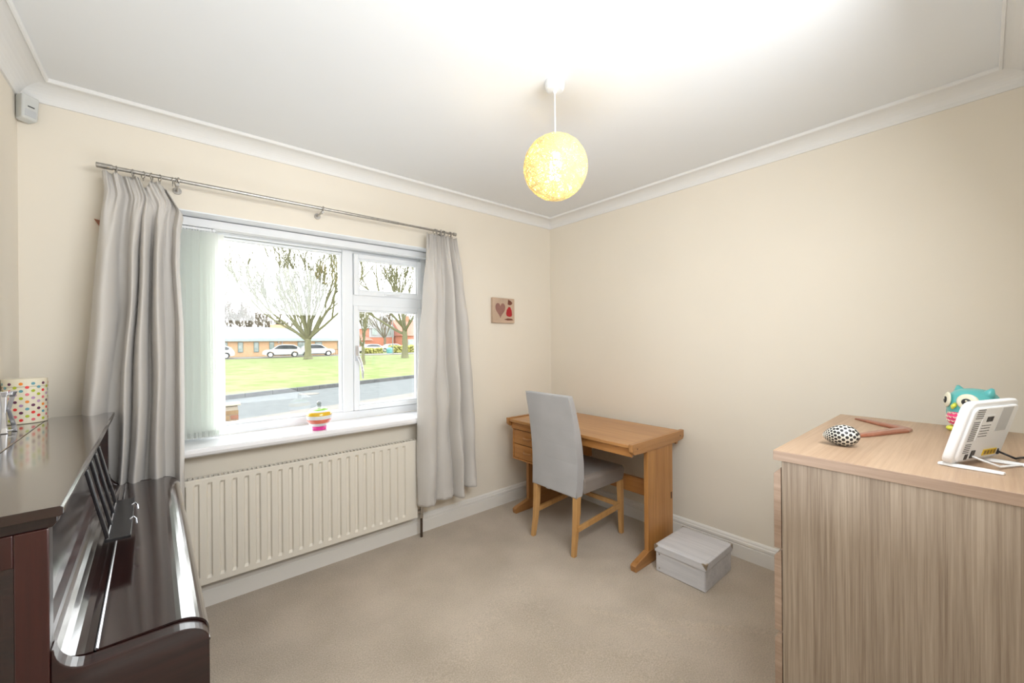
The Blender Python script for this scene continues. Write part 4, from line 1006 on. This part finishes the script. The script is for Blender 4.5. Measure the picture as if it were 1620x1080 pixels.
M['car_glass'] = mat('car_glass', (0.03, 0.035, 0.04), 0.1, noise=(2, 0.1))
M['hedge'] = gmat('hedge_leaves', (0.190, 0.190, 0.057), (0.323, 0.294, 0.095), 6.0)
M['bin_teal'] = mat('teal_bin', (0.076, 0.247, 0.228), 0.5, noise=(5, 0.1))
M['post'] = mat('green_grey_post', (0.133, 0.171, 0.152), 0.5, noise=(5, 0.1))
M['mortar'] = mat('mortar', (0.247, 0.218, 0.171), 0.9, noise=(40, 0.1))
M['coping'] = mat('coping_stone', (0.285, 0.266, 0.209), 0.9, noise=(20, 0.15))
def kerb_y(x): return 14.55+0.36*(x+1.39)
# lawn, kerb, road, pavement, front garden
bm = B(); g = []
for i in range(61):
    x = -40+2.6*i; row = []
    for j in range(41):
        y0 = kerb_y(x); y = y0+(120-y0)*(j/40)**1.6
        row.append(bm.verts.new((x, y, GZ+0.04*math.sin(x*0.35)*math.sin(y*0.21)*min(1, j/6))))
    g.append(row)
for i in range(60):
    for j in range(40): bm.faces.new((g[i][j], g[i+1][j], g[i+1][j+1], g[i][j+1]))
obj('lawn', bm, M['grass'], smooth=True, label='bright green mown grass across the road', cat='grass', kind='stuff')
def strip(bm, off0, off1, z0, z1, x0=-40, x1=100):
    hexa(bm, [(x0, kerb_y(x0)+off0, z0), (x1, kerb_y(x1)+off0, z0), (x1, kerb_y(x1)+off1, z0), (x0, kerb_y(x0)+off1, z0), (x0, kerb_y(x0)+off0, z1), (x1, kerb_y(x1)+off0, z1), (x1, kerb_y(x1)+off1, z1), (x0, kerb_y(x0)+off1, z1)])
kb_ = thing('kerb', 'dark stone kerb between the grass and the road', 'kerb', (0, 15, GZ-0.13))
for k in range(46):     # kerb stones
    x0 = -8+0.92*k; bm = B(); x1 = x0+0.905
    hexa(bm, [(x0, kerb_y(x0)-0.14, GZ-0.14), (x1, kerb_y(x1)-0.14, GZ-0.14), (x1, kerb_y(x1)+0.03, GZ-0.14), (x0, kerb_y(x0)+0.03, GZ-0.14), (x0, kerb_y(x0)-0.14, GZ+0.02), (x1, kerb_y(x1)-0.14, GZ+0.02), (x1, kerb_y(x1)+0.03, GZ+0.03), (x0, kerb_y(x0)+0.03, GZ+0.03)])
    obj('kerb_stone', bm, M['kerb'], kb_)
bm = B(); strip(bm, -5.6, -0.13, GZ-0.3, GZ-0.13); obj('road', bm, M['asphalt'], kind='structure')
bm = B(); strip(bm, -7.3, -5.6, GZ-0.3, GZ-0.08); obj('pavement', bm, M['paving'], kind='structure')
bm = B(); hexa(bm, [(-30, 0.34, GZ-0.3), (60, 0.34, GZ-0.3), (60, kerb_y(60)-7.3, GZ-0.3), (-30, 0.45, GZ-0.3), (-30, 0.34, GZ-0.09), (60, 0.34, GZ-0.09), (60, kerb_y(60)-7.3, GZ-0.09), (-30, 0.45, GZ-0.09)])
obj('driveway', bm, M['paving'], kind='structure')
bm = B(); tube(bm, [(1.35, 14.2, GZ-0.131), (1.35, 14.2, GZ-0.120)], 0.36, 20); obj('manhole_cover', bm, M['paving'], label='pale round manhole cover set in the road', cat='manhole')

# garden wall pier with individual bricks
bp = thing('brick_pier', 'short brick garden wall end with stone coping outside the window', 'wall', (-2.5, 5.1, GZ-0.09))
px1, px0, py0, py1 = -1.845, -3.2, 5.0, 5.215
zb, zt = GZ-0.09, 0.345
obj('mortar_core', one(box, px0+0.006, px1-0.008, py0+0.008, py1-0.008, zb, zt), M['mortar'], bp)
brick_meshes = {}
r6 = random.Random(2); bm_mats = [gmat('pier_brick_%d' % i, ca, cb, 12) for i, (ca, cb) in enumerate((((0.13, 0.085, 0.05), (0.19, 0.125, 0.075)), ((0.15, 0.10, 0.055), (0.21, 0.145, 0.085)), ((0.16, 0.075, 0.05), (0.22, 0.11, 0.075))))]
rows_ = int((zt-zb)/0.073)
for r_ in range(rows_):
    z = zb+0.004+r_*0.073; x = px1; hd = (r_ % 2 == 0)
    first = True
    while x > px0+0.05:
        wv = 0.103 if (first and hd) else 0.215
        key = (wv, r6.randrange(3))
        if key not in brick_meshes:
            b0 = obj('brick', one(box, -wv/2, wv/2, -0.1075, 0.1075, 0, 0.064), bm_mats[key[1]], bp); brick_meshes[key] = b0; o = b0
        else:
            o = brick_meshes[key].copy(); COL.objects.link(o)
        o.location = Vector((x-wv/2, 5.1075+r6.uniform(-0.002, 0.002), z)) - OFF[bp.name]
        # the mesh is local to the pier: undo the offset baked in by obj()
        x -= wv+0.010; first = False
for key, b0 in brick_meshes.items():
    b0.data.transform(Matrix.Translation(OFF[bp.name]))
obj('coping', one(box, px0, px1+0.03, py0-0.03, py1+0.03, zt+0.012, zt+0.040), M['coping'], bp, bevel=0.006)

# bare trees
def tree(label, base, h_trunk, height, spread, r0, seed, nlimb=7, depth=5, lean=(0, 0), mt='bark', upb=0.55, group=None, tiltmin=0.25, tiltmax=0.95, child=3, name='bare_tree', rmin=0.02):
    rn = random.Random(seed); t = thing(name, label, 'tree', base, group=group)
    base = Vector(base); fork = base+Vector((lean[0]*h_trunk, lean[1]*h_trunk, h_trunk))
    bm = B(); n = 7
    tube(bm, [base+Vector((0, 0, -0.1))] + [base.lerp(fork, i/n)+Vector((0.03*math.sin(i*2+seed), 0.03*math.cos(i*3), 0))*(r0*2) for i in range(n+1)], [r0*1.5]+[r0*(1.25-0.35*min(1, i/2)) if i < 2 else r0*(0.9-0.12*i/n) for i in range(n+1)], 12)
    obj('trunk', bm, M[mt], t, smooth=True)
    bm = B()
    def grow(p, d, l, r, lev):
        pts = [p]; dd = d.copy(); q = p.copy(); ns = 4 if lev > 1 else 3
        for i in range(ns):
            dd = (dd + Vector((rn.uniform(-1, 1), rn.uniform(-1, 1), rn.uniform(-0.4, 1)*upb*0.9))*0.11).normalized()
            q = q + dd*l/ns; pts.append(q.copy())
        tube(bm, pts, [max(rmin, r*(1-0.45*i/ns)) for i in range(ns+1)], 5 if lev > 2 else (4 if lev > 1 else 3), cap=False)
        if lev == 0: return
        nc = child if lev > 1 else child+1
        for k in range(nc):
            i0 = rn.choice(range(1, ns+1)) if k else ns
            ax = Vector((rn.uniform(-1, 1), rn.uniform(-1, 1), rn.uniform(-0.3, 1))); ax = (ax-dd*ax.dot(dd)).normalized()
            a = rn.uniform(0.15, 0.55); nd = (dd*math.cos(a)+ax*math.sin(a)); nd.z += upb*0.25; nd.normalize()
            grow(pts[i0], nd, l*rn.uniform(0.55, 0.78), r*rn.uniform(0.50, 0.68), lev-1)
    for k in range(nlimb):
        a = 2*PI*k/nlimb + rn.uniform(-0.3, 0.3); tl = rn.uniform(tiltmin, tiltmax) if k else 0.08
        d = Vector((math.cos(a)*math.sin(tl)*spread, math.sin(a)*math.sin(tl)*spread, math.cos(tl))).normalized()
        grow(fork-Vector((0, 0, rn.uniform(0, 0.2*h_trunk))), d, (height-h_trunk)*rn.uniform(0.36, 0.46), r0*rn.uniform(0.32, 0.5), depth)
    obj('branches', bm, M[mt], t, smooth=False)
    return t
tree('large bare tree in the middle of the lawn in front of the white cars', (9.0, 46.8, GZ), 2.3, 15.0, 1.3, 0.40, 21, nlimb=13, depth=4, child=3, rmin=0.034)
tree('slim bare young tree behind the window mullion', (9.25, 30.3, GZ), 1.6, 5.8, 0.9, 0.15, 5, nlimb=8, depth=3, rmin=0.020)
tree('thick-trunked bare tree seen through the right casement', (18.0, 41.1, GZ), 3.4, 13.5, 1.3, 0.36, 9, nlimb=8, depth=4, rmin=0.028, tiltmin=0.35, tiltmax=1.0)
FT = [((4.2, 78, GZ), 9.5, 31), ((7.8, 82, GZ), 9.0, 32), ((0.0, 76, GZ), 13.5, 33), ((12.5, 86, GZ), 8.0, 34)]
labs = ['bare brownish tree far behind the tan building, beside the blind', 'bushy bare tree behind the tan building left of the big tree', 'bare tree behind the tan building mostly hidden by the blind', 'low bare tree behind the roof beside the big tree']
for (b0, hh_, sd2), lb_ in zip(FT, labs):
    tree(lb_, b0, 2.6, hh_, 1.5, 0.22, sd2, nlimb=9, depth=4, mt='twig', rmin=0.035, group='bare trees behind the tan building')
tree('bare tree far away behind the houses, right casement', (31.0, 78, GZ), 3.0, 11.5, 1.3, 0.3, 41, nlimb=7, depth=4, mt='twig')

# tan single-storey building
tb = thing('tan_brick_building', 'long single-storey tan brick building with pale hipped roof across the lawn', 'building', (9, 62, GZ))
bx0_, bx1_, byf, byb = -8.0, 18.6, 60.8, 74.0; ze = 1.62
obj('wall', one(box, bx0_, bx1_, byf, byb, GZ-0.3, ze), M['tan_brick'], tb)
obj('fascia', one(box, bx0_-0.5, bx1_+0.5, byf-0.55, byb+0.5, ze, ze+0.38), M['fascia'], tb)
bm = B(); a = [(bx0_-0.5, byf-0.55), (bx1_+0.5, byf-0.55), (bx1_+0.5, byb+0.5), (bx0_-0.5, byb+0.5)]
vv = [bm.verts.new((x, y, ze+0.38)) for x, y in a] + [bm.verts.new((-3, 67.4, 3.75)), bm.verts.new((12.4, 67.4, 3.75))]
for f in ((0,1,5,4),(1,2,5),(2,3,4,5),(3,0,4),(0,1,2,3)): bm.faces.new([vv[i] for i in f])
obj('roof', bm, M['roof'], tb)
obj('ridge_vent', one(box, 8.7, 11.0, 67.0, 67.8, 3.6, 4.15), M['tan_brick'], tb)
def fwin(x0, x1, z0, z1, door=False):
    f = obj('door_frame' if door else 'window', one(box, x0, x1, byf-0.08, byf+0.05, z0, z1), M['teal'], tb)
    n = 2 if door else 1; wv = (x1-x0-0.1)/n
    for k in range(n):
        if door: obj('pane', one(box, x0+0.06+k*wv, x0+0.02+(k+1)*wv, byf-0.11, byf-0.07, z0+0.06, z1-0.08), M['far_glass'], f)
        else:
            zm = z0+(z1-z0)*0.30
            obj('pane', one(box, x0+0.06, x1-0.06, byf-0.11, byf-0.07, zm+0.03, z1-0.06), M['far_glass'], f)
            obj('pane', one(box, x0+0.06, x1-0.06, byf-0.11, byf-0.07, z0+0.06, zm-0.03), M['far_glass'], f)
for x in (2.2, 3.88, 5.65, 7.45): fwin(x, x+0.56, 0.16, 1.52)
fwin(10.95, 12.15, GZ, 1.52, True); fwin(13.25, 14.2, 0.62, 1.48); fwin(16.4, 17.3, 0.4, 1.48)
obj('downpipe', one(tube, [(9.0, byf-0.1, GZ), (9.0, byf-0.1, ze)], 0.06, 8), M['white_clad'], tb)
obj('floodlight', one(box, 8.45, 8.65, byf-0.25, byf, 1.35, 1.5), M['white_clad'], tb)
# railing by the building
rl = thing('low_fence', 'low dark railing at the right end of the tan building', 'fence', (15.5, 59.8, GZ))
for k in range(12): obj('post', one(box, 14.9+0.3*k, 14.95+0.3*k, 59.8, 59.85, GZ, GZ+0.85), M['twig'], rl)
obj('rail', one(box, 14.9, 18.3, 59.8, 59.85, GZ+0.80, GZ+0.86), M['twig'], rl)

# path beyond the grass
bm = B(); box(bm, -40, 90, 54.5, 60.7, GZ-0.2, GZ+0.065); obj('car_park', bm, M['paving'], kind='structure')

# cars
def car(label, cx, cy, rot, L=4.4, Wd=1.82, Hh=1.62, flip=1, z=GZ+0.065):
    t = thing('car', label, 'car', (cx, cy, z), rot, local=True)
    h = Hh; p = [(-L/2, 0.42), (-L/2+0.05, 0.75), (-L/2+0.25, 0.92), (-L/2+1.05, 1.02), (-L/2+1.75, h*0.95), (-L/2+2.3, h), (L/2-1.0, h*0.98), (L/2-0.35, h*0.78), (L/2-0.08, 0.95), (L/2, 0.7), (L/2-0.02, 0.35)]
    arch = lambda xc: [(xc+0.40*math.cos(a), 0.33+0.40*math.sin(a)) for a in [PI*k/8 for k in range(9)]]
    low = arch(L/2-0.85) + arch(-L/2+0.88)
    poly = p + [(L/2-0.4, 0.28)] + low[0:9] + low[9:18] + [(-L/2+0.4, 0.28)]
    poly = [(flip*x, zz_) for x, zz_ in poly]
    bm = B(); prism(bm, poly, 'xz', -Wd/2, Wd/2)
    for v in bm.verts:
        if v.co.z > 0.98: v.co.y *= 1-0.22*(v.co.z-0.98)/(h-0.98)
    obj('body', bm, M['car_white'], t)
    gp = [(-L/2+1.25, 1.05), (-L/2+1.80, h*0.90), (-L/2+2.3, h*0.94), (L/2-1.05, h*0.92), (L/2-0.55, h*0.78), (L/2-0.6, 1.03)]
    for s in (-1, 1):
        bm = B(); yy = s*(Wd/2*0.93); hexa_p = [(flip*x, z_) for x, z_ in gp]
        prism(bm, hexa_p, 'xz', yy-0.06, yy+0.06)
        for v in bm.verts: v.co.y -= s*0.17*(v.co.z-0.98)/(h-0.98)
        obj('side_window', bm, M['car_glass'], t)
        for xc in (L/2-0.85, -L/2+0.88):
            wv = obj('wheel', one(tube, [(flip*xc, s*(Wd/2-0.20), 0.33), (flip*xc, s*(Wd/2+0.01), 0.33)], 0.33, 18), M['rubber'], t)
            obj('hub', one(tube, [(flip*xc, s*(Wd/2+0.0), 0.33), (flip*xc, s*(Wd/2+0.02), 0.33)], 0.22, 12), M['steel_frame'], wv)
    bm = B(); box(bm, -L/2+0.6, L/2-0.6, -Wd/2+0.15, Wd/2-0.15, 0.22, 0.5); obj('underside', bm, M['rubber'], t)
    return t
car('white off-roader parked left of the big tree trunk', 8.05, 55.6, -0.12)
car('white car parked partly behind the big tree trunk', 12.6, 57.2, -0.12, flip=-1)
car('white car mostly hidden behind the blind edge', 0.9, 56.2, -0.12, flip=1)
car('white car beyond the yellow hedge, right casement', 23.6, 67.0, 0.0, Hh=1.5)
car('pale car behind the hedge right of the lamp post', 28.6, 70.0, 0.0, Hh=1.5)

# hedge, bin, post on the right
def hedge(name, label, x0, x1, y0, y1, z0, z1, seed):
    bm = B(); rn = random.Random(seed); nxh = int((x1-x0)/0.22)
    for i in range(nxh):
        for j in range(3):
            for k in range(3):
                c = (x0+(x1-x0)*(i+rn.random())/nxh, y0+(y1-y0)*(j+rn.random())/3, z0+(z1-z0)*(k+0.3+0.6*rn.random())/3)
                ellipsoid(bm, c, (rn.uniform(.14,.26),)*3, 6, 4)
    return obj(name, bm, M['hedge'], label=label, cat='hedge', kind='stuff')
hedge('hedge', 'low yellow-green hedge left of the teal bin', 21.0, 24.2, 62.5, 63.5, GZ, 0.35, 1)
hedge('hedge', 'low yellow-green hedge right of the lamp post', 25.6, 31.0, 62.5, 63.6, GZ, 0.75, 2)
bm = B(); lathe(bm, [(0, 0), (0.42, 0), (0.48, 0.2), (0.5, 0.75), (0.36, 0.98), (0, 1.05)], (24.35, 60.2, GZ), 16); obj('litter_bin', bm, M['bin_teal'], smooth=False, label='teal green rounded bin beside the hedge', cat='bin')
pt = thing('lamp_post', 'thin dark lamp post on the lawn edge, right casement', 'lamp post', (23.45, 56.9, GZ))
obj('post', one(tube, [(23.45, 56.9, GZ), (23.45, 56.9, 3.0), (23.45, 56.9, 6.0)], [0.07, 0.06, 0.045], 10), M['post'], pt)
obj('base', one(tube, [(23.45, 56.9, GZ), (23.45, 56.9, GZ+1.0)], 0.10, 10), M['post'], pt)
bm = B(); box(bm, 23.2, 23.7, 56.8, 57.0, 6.0, 6.12); obj('lantern', bm, M['post'], pt)

# houses on the right
def house(label, x0, x1, y0, y1, zeave, zridge, gable, wins, mt='red_brick', clad=None):
    t = thing('house', label, 'house', ((x0+x1)/2, y0, GZ))
    obj('wall', one(box, x0, x1, y0, y1, GZ-0.3, zeave), M[mt], t)
    bm = B()
    if gable:      # gable end faces the camera side (ridge along y)
        xm = (x0+x1)/2
        prism(bm, [(x0-0.3, zeave-0.1), (x1+0.3, zeave-0.1), (xm, zridge)], 'xz', y0-0.3, y1+0.3); rf = obj('roof', bm, M['white_clad'] if clad else M['red_brick'], t)
    else:
        ym = (y0+y1)/2
        prism(bm, [(y0-0.4, zeave-0.1), (y1+0.4, zeave-0.1), (ym, zridge)], 'yz', x0-0.3, x1+0.3); rf = obj('roof', bm, M['red_tile'], t)
    if clad: obj('cladding', one(box, x0+0.1, x1-0.1, y0-0.06, y0, *clad), M['white_clad'], t)
    for (a, b, c, d) in wins:
        f = obj('window', one(box, a, b, y0-0.14, y0-0.02, c, d), M['white_clad'], t)
        obj('pane', one(box, a+0.12, b-0.12, y0-0.18, y0-0.12, c+0.12, d-0.12), M['far_glass'], f)
    return t
M['red_tile'] = gmat('red_tiles', (0.285, 0.114, 0.085), (0.380, 0.180, 0.133), 4.0)
house('red brick house with white clad gable beyond the hedge', 30.6, 36.6, 86, 96, 4.6, 7.4, True, [(31.2, 32.6, 2.9, 4.9), (33.0, 34.3, 2.9, 4.9), (34.6, 35.9, 2.9, 4.9)], clad=(2.5, 4.6))
house('long red brick house with red tiled roof, right of the gabled one', 36.8, 58.0, 82, 92, 2.9, 6.6, False, [(38, 39.4, 0.4, 2.0), (42, 43.4, 0.4, 2.0)])
house('low red brick building left of the gabled house', 27.0, 30.5, 84, 94, 1.9, 3.3, False, [(28, 29, 0.3, 1.4)])
obj('chimney', one(box, 39.5, 40.6, 86.5, 87.4, 5.2, 7.6), M['red_brick'], bpy.data.objects['house.001'])
